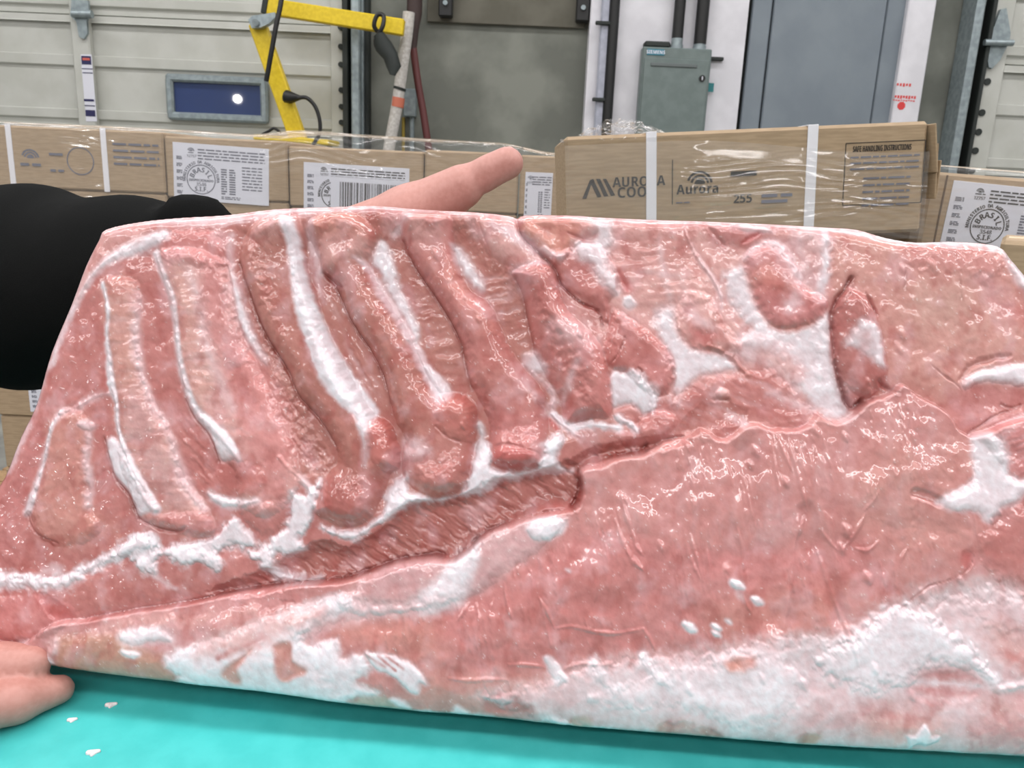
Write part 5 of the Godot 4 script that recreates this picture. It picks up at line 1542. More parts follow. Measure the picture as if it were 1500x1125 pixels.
func pallet(label: String, at: Vector3, w: float, d: float, turn := 0.0) -> void:
	var o := thing("pallet", label, "pallet", Transform3D(Basis(Vector3.UP, turn), at))
	var wood := mottled(rgb(160, 128, 92), rgb(186, 154, 116), 0.02, 2.0, 0.8, 0.1, 61, Vector3(1, 8, 8))
	var n := 7 if d > 0.4 else 2
	for i in n:
		var b := MB.new()
		b.box(Vector3(0, 0.131, -d / 2 + 0.05 + (d - 0.1) * i / (n - 1.0)), Vector3(w, 0.018, 0.095), 0.003)
		made("board", b, wood, o)
	for x in [-w / 2 + 0.05, 0.0, w / 2 - 0.05]:
		var b := MB.new()
		b.box(Vector3(x, 0.061, 0), Vector3(0.09, 0.12, d), 0.004)
		made("bearer", b, wood, o)

func pallets() -> void:
	# far stack: five columns of cartons
	var fz := -2.4
	var cols := [[-1.5728, -1.0112, 1.3436], [-1.0112, -0.6602, 1.3333], [-0.6602, -0.2738, 1.3208], [-0.2738, -0.0035, 1.3268], [-0.0035, 0.1151, 1.3242]]
	var names := ["strapped brown carton at the left end of the far stack's top layer", "brown carton with a white label under the yellow arm, top of the far stack", "brown carton whose barcode label the thumb half covers, top of the far stack", "plain brown carton behind the thumb on the far stack", "narrow brown carton with a small label, beside the big tilted carton"]
	var low := 0.14
	var tops := []
	for i in cols.size():
		var c: Array = cols[i]
		var hgt: float = (c[2] - low) / 7.0
		var deep: float = 0.4 if i == 0 or i == 3 else 0.6
		for k in 7:
			var s := Vector3(c[1] - c[0] - 0.004, hgt - 0.002, deep)
			var at := Transform3D(Basis(), Vector3(c[0], low + hgt * k, fz - 0.004 * (k % 2)))
			if k == 6:
				tops.append(carton(names[i], "", at, s))
			elif i == 0 and k >= 2:
				var o := carton("brown carton with a white label low at the left edge, below the black sleeve" if k == 2 else "plain brown carton just above the low labelled one, below the black sleeve" if k == 3 else "plain brown carton hidden behind the black sleeve at the left", "" if k < 4 else "cartons behind the sleeve", at, s)
				if k == 2:
					shipping_label(o, Transform3D(Basis(), Vector3(0.10, s.y * 0.86, 0)), 0.26, 0.13, grey_ink, false)
			else:
				carton("plain brown carton in the lower layers of the far stack", "cartons in the lower layers of the far stack", at, s, false)
	pallet("wooden pallet under the far stack of cartons", Vector3(cols[1][0] + 0.2, 0, fz - 0.36), 2.1, 0.75)
	# print and fittings of its top layer
	var s0 := Vector3(cols[0][1] - cols[0][0], (cols[0][2] - low) / 7.0, 0.4)
	for x in [0.122, 0.390]:
		strap(tops[0], x, s0, 0.016)
	var o: Node3D = tops[0]
	emblem(o, Vector3(0.1781, 0.08201, 0.0008), 0.026, grey_ink)
	bars(o, 0.1476, 0.2062, 0.06505, 1, 0.01, 0.008, grey_ink, 71)
	bars(o, 0.4152, 0.545, 0.1319, 4, 0.018, 0.006, grey_ink, 72)
	bars(o, 0.232, 0.271, 0.09632, 2, 0.045, 0.007, grey_ink, 73)
	var b := MB.new()
	ring(b, Vector3(0.3197, 0.08048, 0), 0.036, 0.039, 0.001, 0, TAU, 30)
	made("stamp_ring", b, grey_ink, o)
	bars(o, 0.005, 0.07, s0.y * 0.62, 2, 0.02, 0.012, grey_ink, 74)
	shipping_label(tops[1], Transform3D(Basis(Vector3.BACK, -0.03), Vector3(-0.987 - cols[1][0], 1.316 - (cols[1][2] - (cols[1][2] - low) / 7.0), 0)), 0.2719, 0.158, grey_ink)
	var l3 := shipping_label(tops[2], Transform3D(Basis(Vector3.BACK, -0.02), Vector3(-0.6173 - cols[2][0], 1.277 - (cols[2][2] - (cols[2][2] - low) / 7.0), 0)), 0.3004, 0.14, ink)
	b = MB.new()
	b.box(Vector3(0.185, -0.085, 0.003), Vector3(0.215, 0.1, 0.001), 0.0002)
	made("code_sticker", b, white_paper, l3)
	b = MB.new()
	var r := RandomNumberGenerator.new()
	r.seed = 8
	var x := 0.105
	while x < 0.285:
		var w := r.randf_range(0.0012, 0.004)
		b.box(Vector3(x, -0.086, 0.0037), Vector3(w, 0.075, 0.0005), 0.0001)
		x += w + r.randf_range(0.0015, 0.004)
	made("barcode", b, ink, l3)
	shipping_label(tops[4], Transform3D(Basis(), Vector3(0.01246 - cols[4][0], 1.276 - (cols[4][2] - (cols[4][2] - low) / 7.0), 0)), 0.078, 0.13, grey_ink, false)
	# wrap over the far stack: up the front, round the edge, back across the top
	var f1 := noise(1.0, 3, 81)
	var f0 := noise(1.0, 1, 82)
	var gr := []
	var nx := 200
	var ny := 260
	for y in ny + 1:
		for xx in nx + 1:
			var px: float = lerpf(cols[0][0] + 0.02, cols[4][1] + 0.01, float(xx) / nx)
			var ty: float = lerpf(cols[0][2], cols[4][2], smooth01(cols[0][1] - 0.2, cols[4][0], px)) + 0.006
			var lift := 0.02 * smooth01(cols[2][0] - 0.12, cols[2][0] + 0.05, px) * (1.0 - smooth01(cols[3][0] + 0.2, cols[3][1] + 0.1, px))
			var q := float(y) / ny * 0.62
			var p := Vector3(px, ty - 0.3 + q, fz + 0.009)
			if q > 0.29:
				var w := minf((q - 0.29) / 0.03, 1.0)
				p = Vector3(px, ty - 0.01 + 0.012 * sin(w * PI / 2), fz + 0.009 - 0.02 * (1.0 - cos(w * PI / 2)) - maxf(q - 0.32, 0.0))
			var rip := f1.get_noise_2d(px * 1.6, q * 40.0) * 0.0006 + f1.get_noise_2d(px * 7.0, q * 20.0 + 50.0) * 0.0005
			var pulled := smooth01(cols[2][0] - 0.16, cols[2][0] + 0.02, px) * (1.0 - smooth01(cols[2][1] - 0.1, cols[2][1] + 0.25, px))
			var ph := q * 48.0 + f0.get_noise_2d(px * 4.0, q * 8.0 + 30.0) * 1.3
			var s := ph - floorf(ph)
			var t := minf(s / 0.7, 1.0)
			var pleat := (0.7 * (0.265 * (1.0 - t) - 0.04 * (t * t - t)) if s < 0.7 else 0.7 * 0.265 * (s - 0.7) / 0.3) / 48.0
			p.z += pleat * (0.15 + 0.85 * pulled) * smooth01(0.17, 0.22, q) * (1.0 - smooth01(0.3, 0.34, q))
			p.z += pulled * 0.004
			var band := smooth01(0.18, 0.27, q) * (1.0 - smooth01(0.34, 0.45, q))
			p.y += lift * smooth01(0.2, 0.31, q) + absf(rip) * 2.0 * smooth01(0.28, 0.33, q)
			p.z += maxf(rip, -0.004) * (1.0 - 0.85 * pulled)
			gr.append(p)
	film("stretch_film", "clear ripple-edged stretch wrap over the far row of cartons", gr, nx, ny)
	# near stack on the right
	var near := [[0.0700, 0.6650, 1.1552, -1.3620, 0.4], [0.6805, 1.0875, 1.0522, -1.4240, 0.5]]
	for e in near:
		var k := 0
		var y := 0.14
		var n: int = int(round((e[2] - y) / 0.17))
		var hgt: float = (e[2] - y) / n
		for j in n:
			carton("plain brown carton under the big tilted carton", "lower cartons of the near stack", Transform3D(Basis(), Vector3(e[0], y + hgt * j, e[3] - 0.004 * (j % 2))), Vector3(e[1] - e[0], hgt - 0.002, e[4]), false)
	pallet("wooden pallet under the near stack of cartons", Vector3(0.62, 0, -1.70), 1.3, 0.62)
	# the big carton, tilted
	var ba := Transform3D(Vector3(0.9965, 0.0837, 0.0000), Vector3(-0.0837, 0.9965, 0.0000), Vector3(0.0000, -0.0000, 1.0000), Vector3(0.0800, 1.1592, -1.3500))
	var bs := Vector3(0.5699, 0.1709, 0.4)
	o = carton("big tilted brown carton with printed logos and two white straps, on the near stack", "", ba, bs)
	for q in [0.1366, 0.3898]:
		strap(o, q, bs, 0.0165)
	b = MB.new()
	for e in [[Vector2(0.0262, 0.0745), Vector2(0.0387, 0.1027), Vector2(0.0442, 0.1046), Vector2(0.0569, 0.0764), Vector2(0.0503, 0.0756), Vector2(0.0408, 0.0963), Vector2(0.0327, 0.0742)], [Vector2(0.0486, 0.1044), Vector2(0.0551, 0.1042), Vector2(0.0678, 0.0770), Vector2(0.0612, 0.0762)], [Vector2(0.0594, 0.1040), Vector2(0.0649, 0.1038), Vector2(0.0787, 0.0777), Vector2(0.0722, 0.0769)]]:
		b.plate(PackedVector2Array(e), 0.0002, 0.001)
	made("logo", b, ink, o)
	letters("AURORA", 0.0148, ink, o, Transform3D(Basis(), Vector3(0.1171, 0.0974, 0.0006)))
	letters("COOP", 0.0160, ink, o, Transform3D(Basis(), Vector3(0.1126, 0.0811, 0.0006)))
	b = MB.new()
	b.box(Vector3(0.1703, 0.0941, 0.0006), Vector3(0.0012, 0.07, 0.0006), 0.0001)
	made("rule", b, ink, o)
	bars(o, 0.176, 0.1979, 0.06187, 1, 0.01, 0.0018, grey_ink, 5)
	emblem(o, Vector3(0.2139, 0.0891, 0.0008), 0.021, ink)
	letters("Aurora", 0.0145, ink, o, Transform3D(Basis(), Vector3(0.2107, 0.0818, 0.0006)))
	letters("255", 0.013, ink, o, Transform3D(Basis(), Vector3(0.2829, 0.0639, 0.0006)))
	bars(o, 0.2624, 0.3035, 0.1031, 1, 0.01, 0.008, ink, 6)
	bars(o, 0.3123, 0.3613, 0.06699, 2, 0.009, 0.005, grey_ink, 7)
	# handling box
	var ha := Vector2(0.4426, 0.04662)
	var hb := Vector2(0.567, 0.1423)
	b = MB.new()
	for e in [[Vector2((ha.x + hb.x) / 2, ha.y), Vector2(hb.x - ha.x, 0.0012)], [Vector2((ha.x + hb.x) / 2, hb.y), Vector2(hb.x - ha.x, 0.0012)], [Vector2(ha.x, (ha.y + hb.y) / 2), Vector2(0.0012, hb.y - ha.y)], [Vector2(hb.x, (ha.y + hb.y) / 2), Vector2(0.0012, hb.y - ha.y)]]:
		b.box(Vector3(e[0].x, e[0].y, 0.0005), Vector3(e[1].x, e[1].y, 0.0006), 0.0001)
	made("rule", b, ink, o)
	letters("SAFE HANDLING INSTRUCTIONS", 0.0085, ink, o, Transform3D(Basis().scaled(Vector3(0.5, 1, 1)), Vector3(ha.x + 0.057, hb.y - 0.0095, 0.0006)))
	bars(o, ha.x + 0.008, hb.x - 0.008, hb.y - 0.022, 3, 0.009, 0.0026, grey_ink, 8)
	bars(o, ha.x + 0.03, hb.x - 0.02, hb.y - 0.055, 5, 0.0105, 0.003, grey_ink, 9)
	# crushed corner: torn layers of board at the right end
	for e in [[0.0, 0.0, 0.02, 0.075], [0.006, 0.006, 0.05, 0.085], [0.012, 0.01, 0.075, 0.055]]:
		b = MB.new()
		b.box(Vector3(bs.x + 0.004 + e[0], bs.y - e[2] - e[3] / 2 + 0.015, -0.02 - e[1]), Vector3(0.003, e[3], 0.06), 0.001, Basis(Vector3.BACK, 0.12 - e[0] * 14.0) * Basis(Vector3.UP, 0.25))
		made("torn_flap", b, card, o)
	# label carton at the right edge
	var la := Transform3D(Vector3(0.9994, -0.0349, 0.0000), Vector3(0.0349, 0.9994, 0.0000), Vector3(-0.0000, 0.0000, 1.0000), Vector3(0.6775, 1.0682, -1.4200))
	o = carton("brown carton with a large white inspection label, right of the tilted carton", "", la, Vector3(0.42, 0.235, 0.5))
	shipping_label(o, Transform3D(Basis(Vector3.BACK, -0.02), Vector3(0.03803, 0.2235, 0)), 0.25, 0.1115, ink)
	b = MB.new()
	b.box(Vector3(0.02586, 0.235 / 2, 0.0005), Vector3(0.003, 0.235 - 0.008, 0.002), 0.0005)
	made("seam", b, paint(rgb(96, 76, 58), 0.8), o)
	carton("low brown carton whose pale top corner shows above the pork's right end", "", Transform3D(Basis(Vector3.UP, -0.53), Vector3(0.6479, 1.0510, -1.1200)), Vector3(0.4, 0.16, 0.2))
	for j in 6:
		carton("plain brown carton under the low carton at the right", "cartons under the low right carton", Transform3D(Basis(Vector3.UP, -0.53), Vector3(0.6479, 1.0510, -1.1200) - Vector3(0, 0.002 + 0.1515 * (j + 1), 0)), Vector3(0.4, 0.1515 - 0.002, 0.2), false)
	pallet("short wooden pallet under the low carton at the right", Vector3(0.6479, 0, -1.12) + Basis(Vector3.UP, -0.53) * Vector3(0.2, 0, -0.1), 0.4, 0.2, -0.53)
	# wrap pulled across the big carton and the loose peak above its left end
	var f2 := noise(1.0, 2, 91)
	gr = []
	nx = 180
	ny = 240
	for y in ny + 1:
		for xx in nx + 1:
			var u := float(xx) / nx
			var w := float(y) / ny
			var px := lerpf(0.0, bs.x + 0.003, u)
			var top: float = lerpf(bs.y * 0.99, bs.y * 0.80, smooth01(0.30, 0.95, u)) - 0.012
			var py := lerpf(-0.01, top, w)
			var fall := py + px * 0.03
			var amp := smooth01(0.26, 0.42, u) * (1.0 - 0.6 * smooth01(0.74, 0.84, u)) + 0.06
			# pleats: each leans back, then returns
			var ph := fall * 60.0 + f2.get_noise_2d(px * 2.6, fall * 12.0) * 2.2
			var s := ph - floorf(ph)
			var lean := 0.287 + 0.07 * f2.get_noise_2d(px * 5.0, floorf(ph) * 3.7 + 40.0)
			var t := s / 0.55
			var z: float = (0.55 * (lean * (1.0 - t) - 0.05 * (t * t - t)) if s < 0.55 else 0.55 * lean * (s - 0.55) / 0.45) / 60.0
			var slope := smooth01(0.30, 0.40, u) * (1.0 - smooth01(0.64, 0.72, u))
			z = z * amp * (1.0 - slope * smooth01(top - 0.03, top - 0.024, py)) + f2.get_noise_2d(px * 9.0, fall * 22.0 + 9.0) * 0.0004
			gr.append(ba * Vector3(px, py, 0.004 + z + 0.287 * slope * clampf(top - py, 0.0, 0.026)))
	film("stretch_film", "glossy rippled stretch wrap pulled across the big tilted carton", gr, nx, ny)
	gr = []
	var f3 := noise(1.0, 3, 95)
	for y in 41:
		for xx in 71:
			var u := xx / 70.0
			var w := y / 40.0
			var peak := 0.03 * smooth01(0.0, 0.45, u) * (1.0 - smooth01(0.5, 1.0, u)) + 0.003
			var p := Vector3(-0.005 + u * 0.20, bs.y - 0.008 + w * peak, -0.004 - w * 0.05)
			p += Vector3(0, f3.get_noise_2d(u * 9.0, w * 5.0) * 0.007 * w, f3.get_noise_2d(u * 14.0, w * 6.0 + 20.0) * 0.02 + 0.004)
			gr.append(ba * p)
	film("stretch_film", "crumpled peak of loose wrap above the tilted carton's left corner", gr, 70, 40)
	gr = []
	for y in 41:
		for xx in 61:
			var u := xx / 60.0
			var w := y / 40.0
			var p := Vector3(-0.02 + u * 0.46, 0.235 * (0.45 + 0.55 * minf(w / 0.8, 1.0)) + 0.012 * smooth01(0.7, 0.85, w), 0.006 - 0.16 * maxf(w - 0.8, 0.0) * 5.0 * 0.4)
			p.z += absf(f2.get_noise_2d(u * 2.0, w * 16.0 + 3.0)) * 0.003
			gr.append(la * p)
	film("stretch_film", "smooth stretch wrap over the inspection label carton", gr, 60, 40)

# ---------------------------------------------------------------- table
func table() -> void:
	var teal := mottled(rgb(66, 184, 182), rgb(74, 192, 190), 0.02, 4.0, 0.38, 0.02, 101)
	var o := thing("cutting_table", "cutting table with a smooth turquoise plastic top under the pork", "table", Transform3D(Basis(), Vector3(0.05, 0, -0.455)))
	var b := MB.new()
	b.box(Vector3(0, 0.96 - 0.0125, 0), Vector3(1.5, 0.025, 0.33), 0.005)
	made("table_top", b, teal, o)
	b = MB.new()
	for z in [-0.13, 0.13]:
		b.box(Vector3(0, 0.96 - 0.055, z), Vector3(1.4, 0.06, 0.03), 0.003)
	made("frame", b, steel, o)
	for x in [-0.68, 0.68]:
		for z in [-0.13, 0.13]:
			b = MB.new()
			b.tube([Vector3(x, 0, z), Vector3(x, 0.96 - 0.03, z)], 0.02, 12)
			made("leg", b, steel, o)
	var fat := mottled(rgb(226, 206, 206), rgb(238, 226, 228), 0.05, 30.0, 0.4, 0.05, 102)
	for e in [[Vector3(-0.2250, 0.9600, -0.4131), 0.0034, "small scrap of fat on the turquoise top, nearest the pork's lower edge"], [Vector3(-0.2400, 0.9600, -0.3986), 0.0028, "small scrap of fat on the turquoise top, just below the finger tip"], [Vector3(-0.2152, 0.9600, -0.3731), 0.0036, "faint smear of fat on the turquoise top, nearest the bottom edge"]]:
		b = MB.new()
		net(b, [[e[0] + Vector3(-e[1] * 0.7, 0.0004, 0), e[0] + Vector3(e[1] * 0.6, 0.0006, -e[1] * 0.4), e[1] * 0.42, e[1] * 0.3], [e[0], e[0] + Vector3(0, 0.0004, e[1] * 0.5), e[1] * 0.4, e[1] * 0.25]], e[1] * 0.12, e[1] * 0.3)
		tag(made("fat_scrap", b, fat), e[2], "scrap")

# ---------------------------------------------------------------- the person holding the slab
func person() -> void:
	var skin := mottled(rgb(184, 128, 118), rgb(192, 138, 128), 0.02, 24.0, 0.45, 0.004, 111)
	skin.clearcoat_enabled = true
	skin.clearcoat = 0.15
	skin.clearcoat_roughness = 0.4
	var cloth := mottled(rgb(17, 18, 18), rgb(23, 24, 24), 0.05, 30.0, 0.95, 0.05, 112)
	cloth.metallic_specular = 0.2
	var jeans := mottled(rgb(34, 38, 50), rgb(44, 48, 60), 0.05, 20.0, 0.9, 0.02, 113)
	var o := thing("person", "person in a black sweatshirt behind the table, bare hands holding the pork slab", "person", Transform3D(Basis(), Vector3(-0.9700, 0.0000, -0.9300)))
	var inv := Transform3D(Basis(), -Vector3(-0.9700, 0.0000, -0.9300))
	var S := Vector3(-0.6784, 1.1473, -0.8564)
	var E := Vector3(-0.4052, 1.1565, -0.6729)
	var Wr := Vector3(-0.1795, 1.1964, -0.5954)
	var S2 := Vector3(-1.1657, 1.1599, -1.0042)
	var E2 := Vector3(-0.8000, 1.0600, -0.7200)
	var W2 := Vector3(-0.3350, 1.0050, -0.3709)
	var neck := (S + S2) / 2 + Vector3(0, 0.06, 0)
	var hip := Vector3(-0.9700, 0.0000, -0.9300) + Vector3(0, 0.92, 0)
	var b := MB.new()
	# torso, limbs and head under the clothes
	var head := neck + Vector3(0.03, 0.17, 0.05)
	net(b, [[hip + Vector3(-0.08, 0, 0), hip + Vector3(0.08, 0, 0), 0.11, 0.11], [hip, neck + Vector3(0, -0.2, 0), 0.11, 0.12], [S, S2, 0.05, 0.05], [neck + Vector3(0, -0.06, 0), head + Vector3(0, -0.04, 0), 0.055, 0.05],
		[head, head + Vector3(0.005, 0.05, -0.02), 0.078, 0.085], [head + Vector3(0, -0.03, 0.03), head + Vector3(0.01, -0.075, 0.06), 0.06, 0.04], [head + Vector3(0.01, 0.0, 0.085), head + Vector3(0.012, -0.035, 0.112), 0.012, 0.016],
		[head + Vector3(-0.085, 0.0, 0), head + Vector3(-0.085, -0.03, 0), 0.02, 0.014], [head + Vector3(0.088, 0.0, 0), head + Vector3(0.088, -0.03, 0), 0.02, 0.014],
		[S, E, 0.05, 0.042], [E, Wr, 0.042, 0.027], [S2, E2, 0.05, 0.042], [E2, W2, 0.042, 0.027],
		[hip + Vector3(-0.1, 0, 0), hip + Vector3(-0.12, -0.45, 0.01), 0.085, 0.055], [hip + Vector3(-0.12, -0.45, 0.01), hip + Vector3(-0.12, -0.86, -0.02), 0.055, 0.038],
		[hip + Vector3(0.1, 0, 0), hip + Vector3(0.12, -0.45, 0.01), 0.085, 0.055], [hip + Vector3(0.12, -0.45, 0.01), hip + Vector3(0.12, -0.86, -0.02), 0.055, 0.038]], 0.014, 0.03)
	# left hand: palm flat behind the slab, thumb up over its top edge
	net(b, [[Vector3(-0.1632, 1.1994, -0.5872), Vector3(-0.0708, 1.2161, -0.5408), 0.017, 0.0135],
		[Vector3(-0.1625, 1.1968, -0.5863), Vector3(-0.0663, 1.1991, -0.5349), 0.017, 0.0135],
		[Vector3(-0.1629, 1.1942, -0.5855), Vector3(-0.0689, 1.1818, -0.5295), 0.017, 0.013],
		[Vector3(-0.1638, 1.1919, -0.5848), Vector3(-0.0748, 1.1661, -0.5248), 0.017, 0.012],
		[Vector3(-0.0708, 1.2161, -0.5408), Vector3(-0.0438, 1.2192, -0.5386), 0.0105, 0.0095, 0.004],
		[Vector3(-0.0438, 1.2192, -0.5386), Vector3(-0.0236, 1.2214, -0.5335), 0.0095, 0.0085, 0.004],
		[Vector3(-0.0236, 1.2214, -0.5335), Vector3(-0.0072, 1.2227, -0.5274), 0.0085, 0.0075, 0.004],
		[Vector3(-0.0663, 1.1991, -0.5349), Vector3(-0.0339, 1.2009, -0.5319), 0.0105, 0.0095, 0.004],
		[Vector3(-0.0339, 1.2009, -0.5319), Vector3(-0.0108, 1.2026, -0.5264), 0.0095, 0.0085, 0.004],
		[Vector3(-0.0108, 1.2026, -0.5264), Vector3(0.0080, 1.2038, -0.5200), 0.0085, 0.0075, 0.004],
		[Vector3(-0.0689, 1.1818, -0.5295), Vector3(-0.0383, 1.1819, -0.5260), 0.0105, 0.0095, 0.004],
		[Vector3(-0.0383, 1.1819, -0.5260), Vector3(-0.0160, 1.1830, -0.5204), 0.0095, 0.0085, 0.004],
		[Vector3(-0.0160, 1.1830, -0.5204), Vector3(0.0011, 1.1839, -0.5141), 0.0085, 0.0075, 0.004],
		[Vector3(-0.0748, 1.1661, -0.5248), Vector3(-0.0499, 1.1643, -0.5212), 0.0105, 0.0095, 0.004],
		[Vector3(-0.0499, 1.1643, -0.5212), Vector3(-0.0318, 1.1645, -0.5156), 0.0095, 0.0085, 0.004],
		[Vector3(-0.0318, 1.1645, -0.5156), Vector3(-0.0184, 1.1650, -0.5095), 0.0085, 0.0075, 0.004],
		[Vector3(-0.1795, 1.1964, -0.5954), Vector3(-0.1259, 1.2132, -0.5463), 0.024, 0.024],
		[Vector3(-0.1259, 1.2132, -0.5463), Vector3(-0.0713, 1.2397, -0.5422), 0.024, 0.0195],
		[Vector3(-0.0713, 1.2397, -0.5422), Vector3(-0.0379, 1.2602, -0.5399), 0.0195, 0.0142],
		[Vector3(-0.0302, 1.2665, -0.5403), Vector3(-0.0092, 1.2762, -0.5408), 0.0098, 0.01, 0.0025],
		[Vector3(-0.0211, 1.2702, -0.5398), Vector3(-0.0092, 1.2762, -0.5408), 0.0104, 0.0098, 0.002],
		[Vector3(-0.0240, 1.2654, -0.5393), Vector3(-0.0132, 1.2742, -0.5398), 0.0085, 0.0075, 0.003],
		[Vector3(-0.0713, 1.2397, -0.5422), Vector3(-0.0708, 1.2161, -0.5408), 0.012, 0.0125],
		[Vector3(-0.2247, 1.1884, -0.6109), Vector3(-0.1795, 1.1964, -0.5954), 0.03, 0.026]], 0.0026, 0.0075)
	# right hand: thumb in front of the corner, fingers under and behind it
	net(b, [[Vector3(-0.3350, 1.0050, -0.3709), Vector3(-0.3558, 0.9595, -0.4269), 0.028, 0.024],
		[Vector3(-0.3304, 0.9778, -0.4119), Vector3(-0.3024, 0.9806, -0.4117), 0.018, 0.0155, 0.004],
		[Vector3(-0.3024, 0.9806, -0.4117), Vector3(-0.2835, 0.9827, -0.4119), 0.0155, 0.0142, 0.004],
		[Vector3(-0.2835, 0.9827, -0.4119), Vector3(-0.2689, 0.9854, -0.4137), 0.0142, 0.0102, 0.004],
		[Vector3(-0.3558, 0.9595, -0.4269), Vector3(-0.3304, 0.9778, -0.4119), 0.02, 0.018],
		[Vector3(-0.3015, 0.9780, -0.3709), Vector3(-0.2851, 0.9755, -0.3840), 0.015, 0.0138, 0.004],
		[Vector3(-0.2851, 0.9755, -0.3840), Vector3(-0.2690, 0.9725, -0.3970), 0.0138, 0.0118, 0.004],
		[Vector3(-0.2690, 0.9725, -0.3970), Vector3(-0.2550, 0.9692, -0.4134), 0.0118, 0.0085, 0.004],
		[Vector3(-0.3558, 0.9595, -0.4269), Vector3(-0.3015, 0.9780, -0.3709), 0.022, 0.016],
		[Vector3(-0.3558, 0.9595, -0.4269), Vector3(-0.3662, 0.9516, -0.4483), 0.02, 0.013],
		[Vector3(-0.3662, 0.9516, -0.4483), Vector3(-0.3669, 0.9435, -0.4795), 0.012, 0.0105, 0.004],
		[Vector3(-0.3669, 0.9435, -0.4795), Vector3(-0.3410, 0.9478, -0.4789), 0.0105, 0.009, 0.004],
		[Vector3(-0.3410, 0.9478, -0.4789), Vector3(-0.3230, 0.9526, -0.4727), 0.009, 0.0075, 0.004],
		[Vector3(-0.3558, 0.9595, -0.4269), Vector3(-0.3735, 0.9605, -0.4603), 0.02, 0.013],
		[Vector3(-0.3735, 0.9605, -0.4603), Vector3(-0.3697, 0.9571, -0.4863), 0.012, 0.0105, 0.004],
		[Vector3(-0.3697, 0.9571, -0.4863), Vector3(-0.3436, 0.9614, -0.4856), 0.0105, 0.009, 0.004],
		[Vector3(-0.3436, 0.9614, -0.4856), Vector3(-0.3256, 0.9660, -0.4794), 0.009, 0.0075, 0.004],
		[Vector3(-0.3558, 0.9595, -0.4269), Vector3(-0.3808, 0.9700, -0.4724), 0.02, 0.013],
		[Vector3(-0.3808, 0.9700, -0.4724), Vector3(-0.3712, 0.9720, -0.4913), 0.012, 0.0105, 0.004],
		[Vector3(-0.3712, 0.9720, -0.4913), Vector3(-0.3450, 0.9762, -0.4906), 0.0105, 0.009, 0.004],
		[Vector3(-0.3450, 0.9762, -0.4906), Vector3(-0.3270, 0.9807, -0.4843), 0.009, 0.0075, 0.004],
		[Vector3(-0.4280, 1.0160, -0.4407), Vector3(-0.3350, 1.0050, -0.3709), 0.03, 0.027]], 0.0026, 0.006)
	made("body", b, skin, o, inv)
	# nails
	var nail := paint(rgb(226, 178, 170), 0.3)
	b = MB.new()
	net(b, [[Vector3(-0.0164, 1.2782, -0.5437), Vector3(-0.0083, 1.2823, -0.5438), 0.0042, 0.0045]], 0.0011, 0.002)
	made("thumbnail", b, nail, o, inv)
	# face and hair
	b = MB.new()
	net(b, [[head + Vector3(0, 0.04, -0.02), head + Vector3(0, 0.05, -0.04), 0.098, 0.1], [head + Vector3(0, 0.0, -0.05), head + Vector3(0, -0.05, -0.055), 0.075, 0.05], [head + Vector3(0, 0.1, 0.03), head + Vector3(0, 0.09, 0.05), 0.05, 0.03]], 0.012, 0.02)
	made("hair", b, paint(rgb(36, 28, 24), 0.7), o, inv)
	for x in [-0.03, 0.036]:
		b = MB.new()
		b.tube([head + Vector3(x, 0.012, 0.062), head + Vector3(x, 0.012, 0.08), head + Vector3(x, 0.012, 0.084)], [0.012, 0.011, 0.004], 12)
		made("eye", b, paint(rgb(70, 56, 48), 0.2), o, inv)
	b = MB.new()
	b.tube([head + Vector3(-0.015, -0.062, 0.098), head + Vector3(0.01, -0.06, 0.106), head + Vector3(0.035, -0.062, 0.098)], [0.003, 0.006, 0.003], 8)
	made("mouth", b, paint(rgb(172, 98, 94), 0.4), o, inv)
	# sweatshirt: loose sleeves, bunched cuff
	b = MB.new()
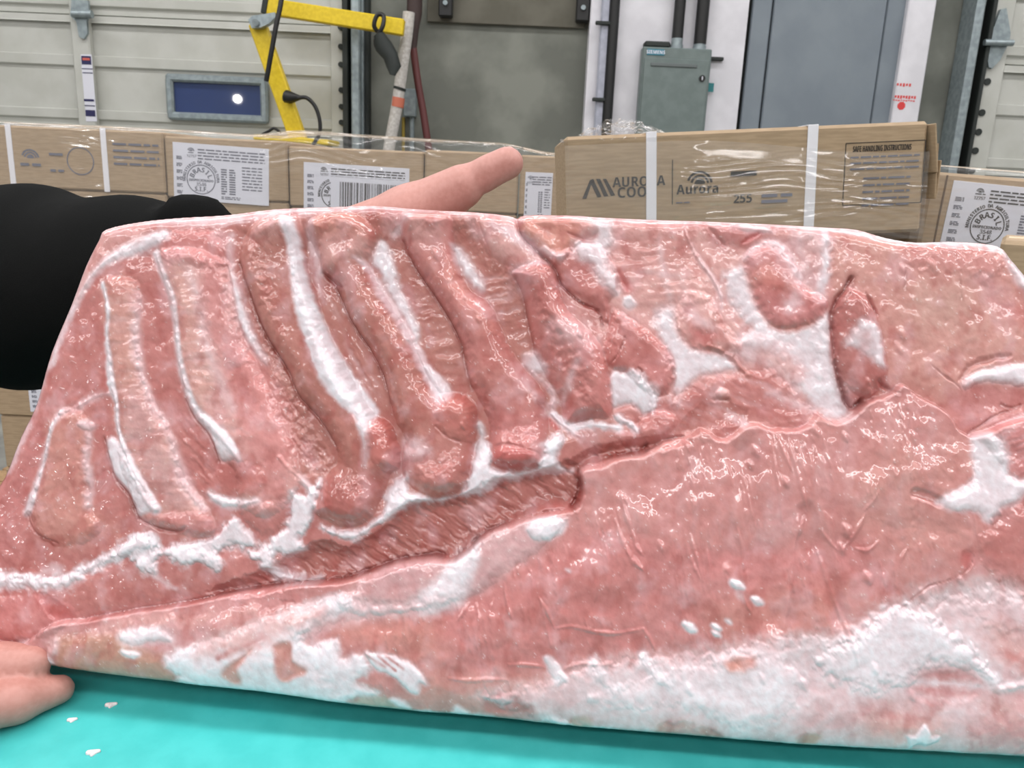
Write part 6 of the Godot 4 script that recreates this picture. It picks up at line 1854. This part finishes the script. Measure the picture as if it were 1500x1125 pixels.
	net(b, [[Vector3(-1.0500, 0.9400, -0.9300), Vector3(-0.8900, 0.9400, -0.9300), 0.16, 0.16],
		[Vector3(-1.0200, 0.9400, -0.9300), Vector3(-0.9721, 0.9336, -0.9303), 0.15, 0.17],
		[Vector3(-0.9200, 0.9400, -0.9300), Vector3(-0.8721, 0.9336, -0.9303), 0.15, 0.17],
		[Vector3(-0.6784, 1.1373, -0.8564), Vector3(-1.1657, 1.1499, -1.0042), 0.095, 0.095],
		[Vector3(-0.9221, 1.1736, -0.9303), Vector3(-0.9221, 1.2286, -0.9303), 0.075, 0.068],
		[Vector3(-0.6784, 1.1473, -0.8564), Vector3(-0.4052, 1.1565, -0.6729), 0.082, 0.072],
		[Vector3(-0.4052, 1.1565, -0.6729), Vector3(-0.3037, 1.1745, -0.6380), 0.072, 0.056],
		[Vector3(-0.3037, 1.1745, -0.6380), Vector3(-0.1953, 1.1936, -0.6008), 0.058, 0.034],
		[Vector3(-0.3938, 1.1801, -0.6790), Vector3(-0.3722, 1.1772, -0.6731), 0.05, 0.045],
		[Vector3(-0.3331, 1.1678, -0.6552), Vector3(-0.2911, 1.1820, -0.6433), 0.052, 0.042],
		[Vector3(-0.4588, 1.1712, -0.6973), Vector3(-0.4008, 1.1810, -0.6895), 0.056, 0.05],
		[Vector3(-0.2440, 1.2270, -0.6084), Vector3(-0.2288, 1.2259, -0.6050), 0.0195, 0.0195, 0.006],
		[Vector3(-0.2288, 1.2264, -0.6052), Vector3(-0.2250, 1.2147, -0.6001), 0.0165, 0.02, 0.006],
		[Vector3(-1.1657, 1.1599, -1.0042), Vector3(-0.8000, 1.0600, -0.7200), 0.095, 0.08],
		[Vector3(-0.8000, 1.0600, -0.7200), Vector3(-0.3676, 1.0088, -0.3953), 0.08, 0.042]], 0.0095, 0.035)
	made("sweatshirt", b, cloth, o, inv)
	b = MB.new()
	net(b, [[hip + Vector3(-0.1, 0.02, 0), hip + Vector3(0.1, 0.02, 0), 0.125, 0.125], [hip + Vector3(-0.1, 0, 0), hip + Vector3(-0.12, -0.45, 0.01), 0.105, 0.08], [hip + Vector3(-0.12, -0.45, 0.01), hip + Vector3(-0.12, -0.83, -0.02), 0.08, 0.068],
		[hip + Vector3(0.1, 0, 0), hip + Vector3(0.12, -0.45, 0.01), 0.105, 0.08], [hip + Vector3(0.12, -0.45, 0.01), hip + Vector3(0.12, -0.83, -0.02), 0.08, 0.068]], 0.018, 0.02)
	made("trousers", b, jeans, o, inv)
	for x in [-0.12, 0.12]:
		b = MB.new()
		net(b, [[hip + Vector3(x, -0.865, -0.03), hip + Vector3(x, -0.88, 0.12), 0.048, 0.04], [hip + Vector3(x, -0.83, -0.03), hip + Vector3(x, -0.87, -0.03), 0.045, 0.048]], 0.012, 0.02)
		made("shoe", b, black, o, inv)
